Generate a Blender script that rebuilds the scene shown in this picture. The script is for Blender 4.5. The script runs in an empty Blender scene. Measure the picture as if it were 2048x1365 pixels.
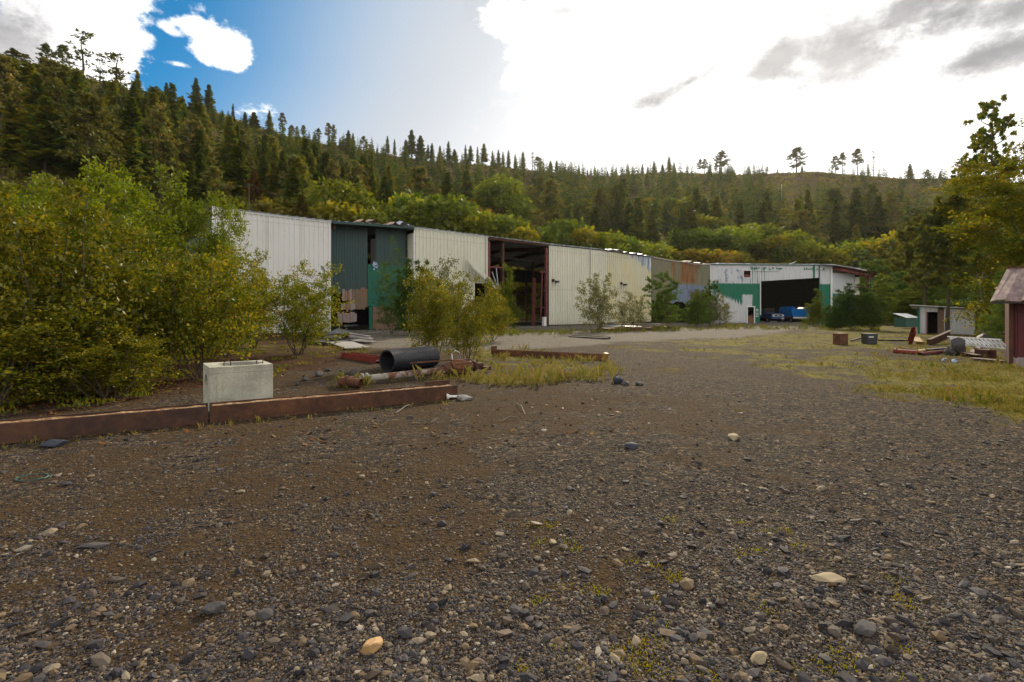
import bpy, math, random
import numpy as np
from mathutils import Vector, Matrix

random.seed(7)
RNG = np.random.default_rng(11)
S = bpy.context.scene
COL = S.collection
F = 1000.0          # focal length in photo pixels (2048 wide)
CAMH = 1.6
HOR = 625.0         # horizon row in the photo

# ------------------------------------------------------------------ camera
cam = bpy.data.cameras.new('camera')
cam.sensor_width = 36.0
cam.lens = F / 2048 * 36.0
cam.shift_y = -(682.5 - HOR) / 2048
cam.clip_start = 0.05
cam.clip_end = 9000
camo = bpy.data.objects.new('camera', cam)
camo.location = (0, 0, CAMH)
camo.rotation_euler = (math.radians(90), 0, 0)
COL.objects.link(camo)
S.camera = camo
S.view_settings.view_transform = 'Standard'
S.view_settings.look = 'None'
S.view_settings.exposure = 0.35
S.view_settings.gamma = 1.0
S.cycles.max_bounces = 6
S.cycles.diffuse_bounces = 3
S.cycles.transmission_bounces = 3
S.cycles.transparent_max_bounces = 4

# ------------------------------------------------------------------ node helpers
class NT:
    def __init__(s, tree):
        s.t = tree; s.n = tree.nodes; s.l = tree.links
    def put(s, sock, v):
        if isinstance(v, bpy.types.NodeSocket): s.l.new(v, sock)
        elif isinstance(v, (tuple, list)) and len(v) == 3 and sock.type == 'RGBA': sock.default_value = (*v, 1)
        else: sock.default_value = v
    def math(s, op, a, b=0.0, c=0.0, clamp=False):
        n = s.n.new('ShaderNodeMath'); n.operation = op; n.use_clamp = clamp
        s.put(n.inputs[0], a); s.put(n.inputs[1], b); s.put(n.inputs[2], c)
        return n.outputs[0]
    def add(s, a, b): return s.math('ADD', a, b)
    def sub(s, a, b): return s.math('SUBTRACT', a, b)
    def mul(s, a, b): return s.math('MULTIPLY', a, b)
    def mx(s, a, b): return s.math('MAXIMUM', a, b)
    def step(s, x, lo, hi):
        n = s.n.new('ShaderNodeMapRange'); n.interpolation_type = 'SMOOTHSTEP'
        s.put(n.inputs[0], x); s.put(n.inputs[1], lo); s.put(n.inputs[2], hi)
        n.inputs[3].default_value = 0; n.inputs[4].default_value = 1
        return n.outputs[0]
    def noise(s, vec, scale, detail=4, rough=.55, out=0, dist=0.0):
        n = s.n.new('ShaderNodeTexNoise'); s.put(n.inputs['Vector'], vec)
        n.inputs['Scale'].default_value = scale; n.inputs['Detail'].default_value = detail
        n.inputs['Roughness'].default_value = rough; n.inputs['Distortion'].default_value = dist
        return n.outputs[out]
    def voro(s, vec, scale, out=0, feature='F1', rnd=1.0):
        n = s.n.new('ShaderNodeTexVoronoi'); s.put(n.inputs['Vector'], vec); n.feature = feature
        n.inputs['Scale'].default_value = scale; n.inputs['Randomness'].default_value = rnd
        return n.outputs[out]
    def mix(s, f, a, b, mode='MIX'):
        n = s.n.new('ShaderNodeMix'); n.data_type = 'RGBA'; n.blend_type = mode
        s.put(n.inputs[0], f); s.put(n.inputs[6], a); s.put(n.inputs[7], b)
        return n.outputs[2]
    def ramp(s, f, stops, mode='LINEAR'):
        n = s.n.new('ShaderNodeValToRGB'); s.put(n.inputs[0], f); e = n.color_ramp.elements
        n.color_ramp.interpolation = mode
        while len(e) < len(stops): e.new(.5)
        for i, (p, c) in enumerate(stops):
            e[i].position = p; e[i].color = (*c, 1) if len(c) == 3 else c
        return n.outputs[0]
    def sep(s, v):
        n = s.n.new('ShaderNodeSeparateXYZ'); s.put(n.inputs[0], v); return n.outputs
    def comb(s, x, y, z):
        n = s.n.new('ShaderNodeCombineXYZ')
        for i, q in enumerate((x, y, z)): s.put(n.inputs[i], q)
        return n.outputs[0]
    def mapv(s, v, scale=(1, 1, 1), loc=(0, 0, 0)):
        n = s.n.new('ShaderNodeMapping'); s.put(n.inputs[0], v)
        n.inputs['Scale'].default_value = scale; n.inputs['Location'].default_value = loc
        return n.outputs[0]
    def obj(s):
        return s.n.new('ShaderNodeTexCoord').outputs['Object']
    def pos(s):
        return s.n.new('ShaderNodeNewGeometry').outputs['Position']
    def attr(s, name, out=2):
        n = s.n.new('ShaderNodeAttribute'); n.attribute_name = name; return n.outputs[out]
    def orand(s):
        return s.n.new('ShaderNodeObjectInfo').outputs['Random']
    def bump(s, h, strength=.5, dist=.02):
        n = s.n.new('ShaderNodeBump'); s.put(n.inputs['Height'], h)
        n.inputs['Strength'].default_value = strength; n.inputs['Distance'].default_value = dist
        return n.outputs[0]

MATS = {}
def material(name, fn, rough=.8, metal=0.0, spec=.3):
    m = bpy.data.materials.new(name); m.use_nodes = True
    nt = NT(m.node_tree); b = m.node_tree.nodes['Principled BSDF']
    b.inputs['Roughness'].default_value = rough; b.inputs['Metallic'].default_value = metal
    b.inputs['Specular IOR Level'].default_value = spec
    r = fn(nt)
    if not isinstance(r, dict): r = {'Base Color': r}
    for k, v in r.items(): nt.put(b.inputs[k], v)
    MATS[name] = m
    return m

# ------------------------------------------------------------------ world: Nishita sky seen through broken cloud
SUN_AZ = math.radians(19)    # to the right of +Y
SUN_EL = math.radians(27)
w = bpy.data.worlds.new('World'); S.world = w; w.use_nodes = True
wt = NT(w.node_tree)
bg = w.node_tree.nodes['Background']; bg.inputs['Strength'].default_value = 0.1
sk = wt.n.new('ShaderNodeTexSky'); sk.sky_type = 'NISHITA'; sk.sun_disc = False
sk.sun_elevation = SUN_EL; sk.sun_rotation = SUN_AZ
gen = wt.n.new('ShaderNodeTexCoord').outputs['Generated']
dx, dy, dz = wt.sep(gen)[:3]
az = wt.math('ARCTAN2', dx, dy)
el = wt.math('ARCSINE', dz)
n1 = wt.sub(wt.noise(gen, 5.0, 7, .62), .5)
n2 = wt.sub(wt.noise(wt.mapv(gen, (1, 1, 2.2), (3, 1, 2)), 9.0, 6, .6), .5)
n3 = wt.sub(wt.noise(wt.mapv(gen, (1, 1, 1.6), (7, 2, 4)), 34.0, 6, .7), .5)
def ae(u, v):
    a = math.atan((u - 1024) / F); return a, math.atan((HOR - v) / F * math.cos(a))
def blob(u, v, ru, rv, k1=1.2, k2=.6, lo=0.0, hi=.35, slant=0.0):
    a0, e0 = ae(u, v); c = math.cos(a0)
    ra = ru / F * c * c; re = rv / F * c
    X = wt.math('DIVIDE', wt.sub(az, a0), ra)
    Y = wt.math('DIVIDE', wt.sub(wt.sub(el, e0), wt.mul(wt.sub(az, a0), slant)), re)
    d = wt.math('SQRT', wt.add(wt.mul(X, X), wt.mul(Y, Y)))
    m = wt.add(wt.sub(1.0, d), wt.add(wt.mul(n1, k1 * 2.6), wt.add(wt.mul(n2, k2 * 2.6), wt.mul(n3, .9))))
    return wt.step(m, lo - .05, hi + .22)
# blue hole, upper left of centre, deepest at the top
blue = wt.mix(1.0, wt.mix(1.0, sk.outputs[0], (.02, .62, .98), 'MULTIPLY'), (0, 0, 0), 'ADD')
ga, ge = ae(1250, 260)
gx = wt.mul(wt.sub(az, ga), .95); gy = wt.mul(wt.sub(el, ge), 1.15)
veil = wt.math('SQRT', wt.add(wt.mul(gx, gx), wt.mul(gy, gy)))
veil = wt.sub(veil, wt.mul(wt.step(el, .45, .15), .16))
sky = wt.mix(wt.step(veil, .80, .36), blue, (4.9, 5.3, 5.9))
sky = wt.mix(wt.step(veil, .44, .0), sky, (8.4, 8.4, 8.4))
white = (12.5, 12.4, 12.2)
cl = wt.mx(blob(110, 60, 190, 190, 1.4, 1.0, .0, .25), blob(255, 72, 60, 22, 2.0, 1.2, 0, .5))
for b in [(410, 85, 62, 34, 1.6, 1.1, 0, .35), (462, 112, 48, 34, 1.6, 1.1, 0, .35), (350, 66, 34, 12, 1.6, 1.2, 0, .6, -.2), (360, 130, 40, 8, 1.6, 1.4, .2, .9), (500, 222, 80, 34, 2.2, 1.5, 0, .4), (1020, 40, 60, 50, 1.6, 1.2, .2, .5), (1150, 70, 150, 120, 1.0, .8, .1, .4)]:
    cl = wt.mx(cl, blob(*b))
a1, e1 = ae(1060, 100)
lowel = wt.step(el, .58, .42)
right = wt.step(wt.add(wt.sub(az, a1), wt.add(wt.mul(n1, .5), wt.add(wt.mul(n2, .3), wt.mul(n3, .35)))), wt.add(.0, wt.mul(lowel, -.10)), wt.add(.17, wt.mul(lowel, .42)))
rear = wt.step(wt.math('ABSOLUTE', wt.add(az, wt.mul(n1, .5))), .95, 1.25)     # the rest of the sky is bright cloud
high = wt.step(wt.add(el, wt.mul(n1, .3)), .66, .95)
cl = wt.mx(cl, wt.mx(right, rear))
sky = wt.mix(cl, sky, white)
sky = wt.mix(high, sky, (4.6, 4.7, 5.0))  # unseen overhead sky, dimmed to cut fill light on the ground
# grey undersides
gr = blob(20, 70, 150, 110, .8, .4, 0, .7)
for b in [(1700, 92, 165, 52, 1.1, .9, -.3, .35, .12), (1790, 45, 110, 36, 1.1, .9, -.3, .3, .3), (1560, 122, 62, 22, 1.1, .8, -.35, .25, .25), (1980, 112, 100, 34, 1.1, .9, -.2, .4, .05), (1385, 160, 95, 15, 1.0, .8, 0, .7, .3), (2030, 20, 80, 40, 1., .8, 0, .7, 0), (1780, 40, 120, 60, 1.5, .9, .1, .8, 0), (1150, 20, 260, 30, 1.0, .8, .3, 2.2, 0)]:
    gr = wt.mx(gr, blob(b[0], b[1], b[2] * 1.25, b[3] * 1.25, b[4] * 1.15, b[5] * 1.15, b[6] - .25, b[7] + .25, b[8] if len(b) > 8 else 0))
gn = wt.noise(wt.mapv(gen, (1, 1, 2), (5, 5, 5)), 7.0, 5, .6)
greyc = wt.mix(wt.step(gn, .35, .7), (2.5, 2.45, 2.65), (4.9, 4.8, 4.8))
sky = wt.mix(wt.mul(gr, .95), sky, greyc)
wt.l.new(sky, bg.inputs['Color'])

# ------------------------------------------------------------------ sun (veiled by cloud, behind and to the right)
sl = bpy.data.lights.new('sun', 'SUN'); sl.energy = 5.0; sl.angle = math.radians(4); sl.color = (1, .87, .66)
so = bpy.data.objects.new('sun', sl); COL.objects.link(so)
sd = Vector((math.sin(SUN_AZ) * math.cos(SUN_EL), math.cos(SUN_AZ) * math.cos(SUN_EL), math.sin(SUN_EL)))
so.rotation_euler = sd.to_track_quat('Z', 'Y').to_euler()
so.location = (0, 0, 60)

# ------------------------------------------------------------------ object helpers
def tag(o, label=None, cat=None, group=None, kind=None):
    if label: o['label'] = label
    if cat: o['category'] = cat
    if group: o['group'] = group
    if kind: o['kind'] = kind
    return o
def empty(name, loc=(0, 0, 0), rz=0.0, label=None, cat=None, group=None):
    o = bpy.data.objects.new(name, None); COL.objects.link(o); o.empty_display_size = .2
    o.location = loc; o.rotation_euler = (0, 0, rz); return tag(o, label, cat, group)
def link(name, me, parent=None, loc=None, rz=None):
    o = bpy.data.objects.new(name, me); COL.objects.link(o)
    if parent: o.parent = parent
    if loc is not None: o.location = loc
    if rz is not None: o.rotation_euler = (0, 0, rz)
    return o
def npmesh(name, V, Fc, mat, attrs=None, smooth=False):
    """V (n,3); Fc (m,k) array of equal-size faces"""
    V = np.asarray(V, np.float32); Fc = np.asarray(Fc, np.int32)
    me = bpy.data.meshes.new(name)
    me.vertices.add(len(V)); me.vertices.foreach_set('co', V.ravel())
    m, k = Fc.shape
    me.loops.add(m * k); me.loops.foreach_set('vertex_index', Fc.ravel())
    me.polygons.add(m); me.polygons.foreach_set('loop_start', np.arange(0, m * k, k, dtype=np.int32))
    me.polygons.foreach_set('loop_total', np.full(m, k, np.int32))
    if attrs:
        for an, av in attrs.items():
            a = me.attributes.new(an, 'FLOAT', 'POINT'); a.data.foreach_set('value', np.asarray(av, np.float32))
    me.update(calc_edges=True)
    me.polygons.foreach_set('use_smooth', np.full(m, smooth))
    me.materials.append(MATS[mat] if isinstance(mat, str) else mat)
    return me
class MB:
    def __init__(s): s.v = []; s.f = []
    def quad(s, *p):
        b = len(s.v); s.v += [tuple(q) for q in p]; s.f.append(tuple(range(b, b + len(p)))); return s
    def box(s, c, d, rz=0, rx=0, ry=0, taper=1.0):
        M = Matrix.Translation(c) @ Matrix.Rotation(rz, 4, 'Z') @ Matrix.Rotation(ry, 4, 'Y') @ Matrix.Rotation(rx, 4, 'X')
        b = len(s.v)
        for z in (-.5, .5):
            t = taper if z > 0 else 1
            for x, y in ((-.5, -.5), (.5, -.5), (.5, .5), (-.5, .5)):
                s.v.append(tuple(M @ Vector((x * d[0] * t, y * d[1] * t, z * d[2]))))
        for q in ((3, 2, 1, 0), (4, 5, 6, 7), (0, 1, 5, 4), (1, 2, 6, 5), (2, 3, 7, 6), (3, 0, 4, 7)):
            s.f.append(tuple(b + i for i in q))
        return s
    def span(s, p, q, wd, ht, up=(0, 0, 1)):
        """box bar from p to q, width wd, height ht"""
        p = Vector(p); q = Vector(q); x = (q - p); L = x.length; x.normalize()
        y = Vector(up).cross(x); y.normalize(); z = x.cross(y)
        b = len(s.v)
        for e in (p, q):
            for a, c in ((-.5, -.5), (.5, -.5), (.5, .5), (-.5, .5)):
                s.v.append(tuple(e + y * a * wd + z * c * ht))
        for qd in ((0, 1, 2, 3), (7, 6, 5, 4), (0, 4, 5, 1), (1, 5, 6, 2), (2, 6, 7, 3), (3, 7, 4, 0)):
            s.f.append(tuple(b + i for i in qd))
        return s
    def tube(s, pts, rad, n=8, cap=True, closed=False):
        pts = [Vector(p) for p in pts]
        if not hasattr(rad, '__len__'): rad = [rad] * len(pts)
        b = len(s.v); m = len(pts)
        for i, p in enumerate(pts):
            if closed: t = pts[(i + 1) % m] - pts[i - 1]
            else: t = pts[min(i + 1, m - 1)] - pts[max(i - 1, 0)]
            if t.length < 1e-9: t = Vector((0, 0, 1))
            t.normalize()
            a = Vector((0, 0, 1)) if abs(t.z) < .93 else Vector((1, 0, 0))
            x = t.cross(a).normalized(); y = t.cross(x)
            for k in range(n):
                g = 2 * math.pi * k / n
                s.v.append(tuple(p + (x * math.cos(g) + y * math.sin(g)) * rad[i]))
        for i in range(m if closed else m - 1):
            j = (i + 1) % m
            for k in range(n):
                k2 = (k + 1) % n
                s.f.append((b + i * n + k, b + i * n + k2, b + j * n + k2, b + j * n + k))
        if cap and not closed:
            s.f.append(tuple(b + k for k in reversed(range(n))))
            s.f.append(tuple(b + (m - 1) * n + k for k in range(n)))
        return s
    def prism(s, poly, d):
        """closed polygon (list of 3D pts) extruded by vector d"""
        d = Vector(d); n = len(poly); b = len(s.v)
        s.v += [tuple(p) for p in poly]; s.v += [tuple(Vector(p) + d) for p in poly]
        s.f.append(tuple(b + i for i in reversed(range(n)))); s.f.append(tuple(b + n + i for i in range(n)))
        for i in range(n):
            j = (i + 1) % n; s.f.append((b + i, b + j, b + n + j, b + n + i))
        return s
    def mesh(s, name, mat, smooth=False, bevel=0):
        me = bpy.data.meshes.new(name); me.from_pydata(s.v, [], s.f)
        import bmesh
        bm = bmesh.new(); bm.from_mesh(me); bmesh.ops.recalc_face_normals(bm, faces=bm.faces)
        if bevel: bmesh.ops.bevel(bm, geom=[e for e in bm.edges if len(e.link_faces) == 2 and e.calc_face_angle(0) > .6], offset=bevel, segments=2, affect='EDGES', profile=.6)
        bm.to_mesh(me); bm.free()
        me.materials.append(MATS[mat] if isinstance(mat, str) else mat)
        if smooth:
            me.polygons.foreach_set('use_smooth', [True] * len(me.polygons)); me.set_sharp_from_angle(angle=.7)
        return me
    def build(s, name, mat, parent=None, loc=None, rz=None, smooth=False, bevel=0, **t):
        o = link(name, s.mesh(name, mat, smooth, bevel), parent, loc, rz)
        return tag(o, **t) if t else o
def gp(u, v, z=0.0):
    Y = (CAMH - z) / ((v - HOR) / F); return Vector(((u - 1024) / F * Y, Y, z))
def at(u, v, Y):
    return Vector(((u - 1024) / F * Y, Y, CAMH - (v - HOR) / F * Y))

# value noise for placing things and shaping land
def vnoise(x, y, seed=0):
    x = np.asarray(x, float); y = np.asarray(y, float)
    xi = np.floor(x).astype(np.int64); yi = np.floor(y).astype(np.int64); fx = x - xi; fy = y - yi
    fx = fx * fx * (3 - 2 * fx); fy = fy * fy * (3 - 2 * fy)
    def h(a, b):
        n = (a * 374761393 + b * 668265263 + seed * 974711) & 0xffffffff
        n = ((n ^ (n >> 13)) * 1274126177) & 0xffffffff
        return ((n ^ (n >> 16)) & 0xffff) / 65535.0
    return (h(xi, yi) * (1 - fx) + h(xi + 1, yi) * fx) * (1 - fy) + (h(xi, yi + 1) * (1 - fx) + h(xi + 1, yi + 1) * fx) * fy
def fbm(x, y, seed=0, o=4):
    a = 0; s = .5; t = 0
    for i in range(o):
        a = a + s * vnoise(x, y, seed + i); t += s; s *= .5; x = x * 2.03 + 7; y = y * 2.03 + 3
    return a / t
def sstep(x, a, b):
    t = np.clip((x - a) / (b - a), 0, 1); return t * t * (3 - 2 * t)
def gz(x, y):
    x = np.asarray(x, float); y = np.asarray(y, float)
    r = np.hypot(x, y)
    return ((fbm(x * .5, y * .5, 3) - .5) * .07 + (fbm(x * 2.2, y * 2.2, 5) - .5) * .035) * sstep(r, 60, 25)

# ================================================================== MATERIALS
def leafmat(name, cols, trans=.3, spread=.5, val=1.0):
    """cols: list of leaf base colours, picked per leaf clump and per plant"""
    m = bpy.data.materials.new(name); m.use_nodes = True; nt = NT(m.node_tree)
    nt.n.clear()
    r = nt.attr('rnd'); o = nt.orand()
    f = nt.math('FRACT', nt.add(nt.mul(r, spread), nt.mul(o, 1 - spread * .5)))
    n = len(cols)
    c = nt.ramp(f, [((i + .5) / n, tuple(x * val for x in q)) for i, q in enumerate(cols)])
    c = nt.mix(1.0, c, nt.comb(*[nt.add(.72, nt.mul(o, .56))] * 3), 'MULTIPLY')
    d = nt.n.new('ShaderNodeBsdfDiffuse'); nt.put(d.inputs[0], c)
    t = nt.n.new('ShaderNodeBsdfTranslucent'); nt.put(t.inputs[0], nt.mix(1.0, c, (1.5, 1.35, .45), 'MULTIPLY'))
    g = nt.n.new('ShaderNodeBsdfGlossy'); g.inputs['Roughness'].default_value = .45; nt.put(g.inputs[0], (.5, .5, .5))
    m1 = nt.n.new('ShaderNodeMixShader'); m1.inputs[0].default_value = trans
    nt.l.new(d.outputs[0], m1.inputs[1]); nt.l.new(t.outputs[0], m1.inputs[2])
    m2 = nt.n.new('ShaderNodeMixShader'); m2.inputs[0].default_value = .03
    nt.l.new(m1.outputs[0], m2.inputs[1]); nt.l.new(g.outputs[0], m2.inputs[2])
    out = nt.n.new('ShaderNodeOutputMaterial'); nt.l.new(m2.outputs[0], out.inputs[0])
    MATS[name] = m; return m
leafmat('needles', [(.065, .105, .018), (.12, .14, .014), (.04, .085, .032), (.17, .155, .016)], .35, .6)
leafmat('pine_needles', [(.095, .11, .02), (.13, .12, .02), (.065, .095, .03), (.14, .11, .025)], .3, .5)
leafmat('rust_needles', [(.14, .06, .012), (.1, .06, .012), (.09, .07, .014)], .25, .4)
leafmat('green_leaves', [(.08, .12, .008), (.14, .155, .008), (.05, .09, .01), (.11, .13, .006)], .4, .5)
leafmat('yellow_leaves', [(.17, .18, .008), (.12, .145, .008), (.21, .17, .006), (.14, .16, .01)], .45, .4)
leafmat('orange_leaves', [(.19, .13, .008), (.18, .15, .008), (.13, .13, .01), (.2, .10, .008)], .45, .5)
leafmat('shrub_leaves', [(.085, .11, .005), (.155, .155, .006), (.05, .075, .005), (.26, .2, .01), (.07, .095, .005)], .35, .95)
leafmat('bright_leaves', [(.085, .125, .006), (.14, .165, .008), (.06, .095, .006), (.12, .14, .006)], .45, .7)
leafmat('dark_leaves', [(.04, .085, .012), (.06, .11, .012), (.03, .06, .012), (.08, .12, .012)], .35, .6)
leafmat('grey_leaves', [(.12, .13, .06), (.17, .17, .08), (.09, .1, .04), (.2, .19, .1)], .35, .8)
leafmat('brush', [(.10, .07, .04), (.10, .095, .02), (.14, .115, .02), (.16, .15, .015), (.085, .06, .045)], .25, .9)
leafmat('dry_grass', [(.27, .22, .07), (.35, .28, .10), (.23, .22, .04), (.30, .22, .07), (.19, .195, .03)], .35, .95)
leafmat('green_grass', [(.13, .17, .012), (.2, .2, .02), (.1, .14, .01), (.26, .21, .03)], .4, .95)
leafmat('litter', [(.16, .06, .02), (.08, .05, .03), (.2, .11, .03), (.07, .05, .035)], .1, .98)

material('bark', lambda t: t.mix(t.noise(t.mapv(t.obj(), (1, 1, .25)), 9, 4), (.03, .022, .015), (.10, .075, .05)), .9)
material('pale_bark', lambda t: t.mix(t.noise(t.obj(), 14, 4), (.10, .085, .06), (.26, .22, .17)), .85)

def rusty(t, base=(.085, .034, .017), hi=(.19, .075, .03), dark=(.03, .014, .01), sc=3.0):
    p = t.obj(); n = t.noise(p, sc, 6, .65); n2 = t.noise(t.mapv(p, (1, 1, 1), (4, 2, 1)), sc * 7, 5, .7)
    c = t.ramp(t.add(t.mul(n, .65), t.mul(n2, .4)), [(.34, dark), (.5, base), (.68, hi)])
    return {'Base Color': c, 'Normal': t.bump(n2, .35, .01)}
material('rust', rusty, .85)
material('dark_rust', lambda t: rusty(t, (.055, .022, .014), (.12, .045, .02), (.02, .01, .009)), .8)
material('red_steel', lambda t: rusty(t, (.17, .022, .014), (.2, .04, .022), (.06, .012, .01), 2.5), .7)
material('red_primer', lambda t: rusty(t, (.14, .035, .032), (.2, .055, .05), (.07, .02, .02), 2.0), .75)
material('dark_steel', lambda t: t.mix(t.noise(t.obj(), 4, 5), (.016, .014, .013), (.05, .035, .028)), .7)
material('black_plastic', lambda t: t.mix(t.noise(t.obj(), 6, 4), (.012, .013, .017), (.03, .03, .036)), .42, 0, .5)
material('white_paint', lambda t: t.mix(t.step(t.noise(t.obj(), 7, 6, .7), .5, .72), (.68, .67, .64), (.38, .33, .27)), .6)
material('yellow_paint', lambda t: t.mix(t.step(t.noise(t.obj(), 6, 6, .7), .45, .7), (.26, .15, .03), (.09, .045, .02)), .7)
material('blue_paint', lambda t: t.mix(t.step(t.noise(t.obj(), 3, 6, .7), .5, .8), (.0, .16, .52), (.03, .15, .3)), .45)
material('navy_paint', lambda t: t.mix(t.noise(t.obj(), 3, 5), (.01, .03, .10), (.03, .08, .22)), .35, 0, .5)
material('chrome', lambda t: (.5, .5, .5), .3, .9)
material('lamp_glass', lambda t: (.8, .8, .82), .15, 0, .6)
material('tyre_rubber', lambda t: (.02, .02, .02), .85)
material('cardboard', lambda t: t.mix(t.noise(t.obj(), 5, 4), (.3, .15, .06), (.42, .24, .11)), .9)
material('pale_blue_scrap', lambda t: (.35, .45, .6), .7)
def timber(t, a=(.09, .06, .04), b=(.22, .165, .12)):
    p = t.obj(); n = t.noise(t.mapv(p, (9, 9, .6)), 3, 5, .6)
    n2 = t.noise(t.mapv(p, (5, 5, .12), (3, 1, 0)), 1.6, 2)
    return {'Base Color': t.mix(t.step(n2, .5, .68), t.mix(n, a, b), (.2, .09, .03)), 'Normal': t.bump(n, .4, .01)}
material('old_timber', timber, .9)
material('grey_timber', lambda t: timber(t, (.15, .115, .11), (.34, .27, .27)), .9)
def timber_flat(t):
    p = t.obj(); n = t.noise(t.mapv(p, (.7, 12, 12)), 3, 5, .6)
    return {'Base Color': t.mix(n, (.10, .085, .075), (.36, .33, .29)), 'Normal': t.bump(n, .4, .01)}
material('board_timber', timber_flat, .85)
def concrete(t, a=(.2, .19, .15), b=(.44, .42, .33)):
    p = t.obj(); n = t.noise(p, 2.2, 6, .6); f = t.noise(p, 38, 4, .7)
    st = t.noise(t.mapv(p, (9, 9, .8)), 2, 4, .6)
    c = t.mix(t.step(t.add(t.mul(n, .6), t.mul(f, .4)), .3, .66), a, b)
    c = t.mix(t.mul(t.step(st, .5, .8), .35), c, (.16, .13, .08))
    c = t.mix(t.step(t.voro(p, 30), .13, .05), c, (.12, .11, .09))
    return {'Base Color': c, 'Normal': t.bump(t.add(f, n), .35, .008)}
material('concrete', concrete, .9)
material('pale_slab', lambda t: concrete(t, (.13, .12, .11), (.30, .28, .26)), .9)
material('dull_metal', lambda t: t.mix(t.noise(t.obj(), 2.5, 5, .65), (.05, .055, .065), (.24, .25, .27)), .5, .3)
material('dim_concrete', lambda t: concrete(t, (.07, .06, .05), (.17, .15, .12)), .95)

def sheet(a, b, dirt=(.3, .25, .2), amt=.3, panel=4.2):
    """painted rib sheet: streaks, faint panel joints, dirt near the base"""
    def fn(t):
        p = t.obj(); x, y, z = t.sep(p)[:3]
        st = t.noise(t.mapv(p, (5, 5, .22)), 1.5, 5, .6)
        bl = t.noise(p, .35, 4, .5)
        c = t.mix(st, a, b)
        c = t.mix(t.mul(t.step(t.add(st, t.mul(bl, .5)), .7, 1.05), amt), c, dirt)
        low = t.mul(t.step(t.add(z, t.mul(st, 1.5)), 1.9, .4), .5)
        c = t.mix(low, c, dirt)
        ln = t.math('FRACT', t.math('DIVIDE', z, panel)); c = t.mix(t.mul(t.step(t.math('ABSOLUTE', t.sub(ln, .97)), .012, .004), .35), c, dirt)
        return {'Base Color': c, 'Normal': t.bump(t.noise(p, .8, 3), .25, .08)}
    return fn
material('white_sheet', sheet((.60, .585, .555), (.72, .70, .66), (.42, .38, .33)), .5)
material('cream_sheet', sheet((.56, .545, .44), (.68, .66, .54), (.36, .31, .22), .35), .5)
material('dark_green_sheet', sheet((.016, .040, .040), (.03, .066, .062), (.05, .06, .05), .5), .5)
material('bright_green_sheet', sheet((.0, .07, .045), (.008, .115, .07), (.03, .06, .045), .6), .55)
def cream_bare(t):
    p = t.obj(); x, y, z = t.sep(p)[:3]
    base = sheet((.56, .53, .40), (.66, .62, .46), (.36, .31, .22), .35)(t)['Base Color']
    m = t.add(t.sub(t.mul(t.sub(x, 46.6), .13), .0), t.mul(t.sub(z, 6.8), .32))
    edge = t.step(t.add(m, t.mul(t.sub(t.noise(t.mapv(p, (2.2, 1, .4)), 1, 5), .5), 1.1)), .25, .42)
    edge = t.mx(edge, t.step(t.add(t.mul(t.sub(x, 49.6), .4), t.mul(t.sub(t.noise(t.mapv(p, (3, 1, .4)), 1, 4), .5), 1.3)), .0, .3))
    gal = t.ramp(t.noise(t.mapv(p, (3, 3, .3)), 1.5, 4), [(.35, (.14, .19, .27)), (.5, (.42, .44, .47)), (.65, (.66, .66, .64))])
    yel = t.mix(t.mul(t.step(t.noise(p, .25, 3), .45, .65), .5), base, (.62, .52, .25))
    return t.mix(edge, yel, gal)
material('cream_bare_sheet', cream_bare, .5)
def rusty_wall(t):
    p = t.obj(); x, y, z = t.sep(p)[:3]
    st = t.noise(t.mapv(p, (6, 6, .35)), 1.2, 5, .65)
    a = t.ramp(st, [(.3, (.07, .085, .055)), (.45, (.17, .19, .12)), (.56, (.2, .155, .10)), (.7, (.28, .25, .17))])
    rust = t.ramp(st, [(.35, (.1, .035, .015)), (.55, (.24, .1, .03)), (.7, (.33, .19, .07))])
    gal = t.ramp(st, [(.35, (.10, .13, .2)), (.6, (.2, .24, .32))])
    n = t.mul(t.sub(t.noise(t.mapv(p, (1, 1, .5)), .7, 5, .6), .5), 2.2)
    mr = t.step(t.add(t.sub(1.0, t.math('ABSOLUTE', t.math('DIVIDE', t.sub(x, 56.8), 3.2))), t.mul(n, 1.6)), -.1, .7)
    mr = t.mul(mr, t.step(z, 5.4, 6.0))
    mg = t.mul(t.step(t.add(z, t.mul(n, .25)), 5.6, 5.2), t.step(t.add(x, n), 53.3, 53.8))
    mr2 = t.mul(t.step(z, 5.0, 4.2), t.step(t.add(n, t.mul(t.sub(x, 57), .3)), .1, .5))
    c = t.mix(mr, a, rust); c = t.mix(mg, c, gal); return t.mix(mr2, c, (.10, .05, .04))
material('rusty_green_sheet', rusty_wall, .7)
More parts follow.
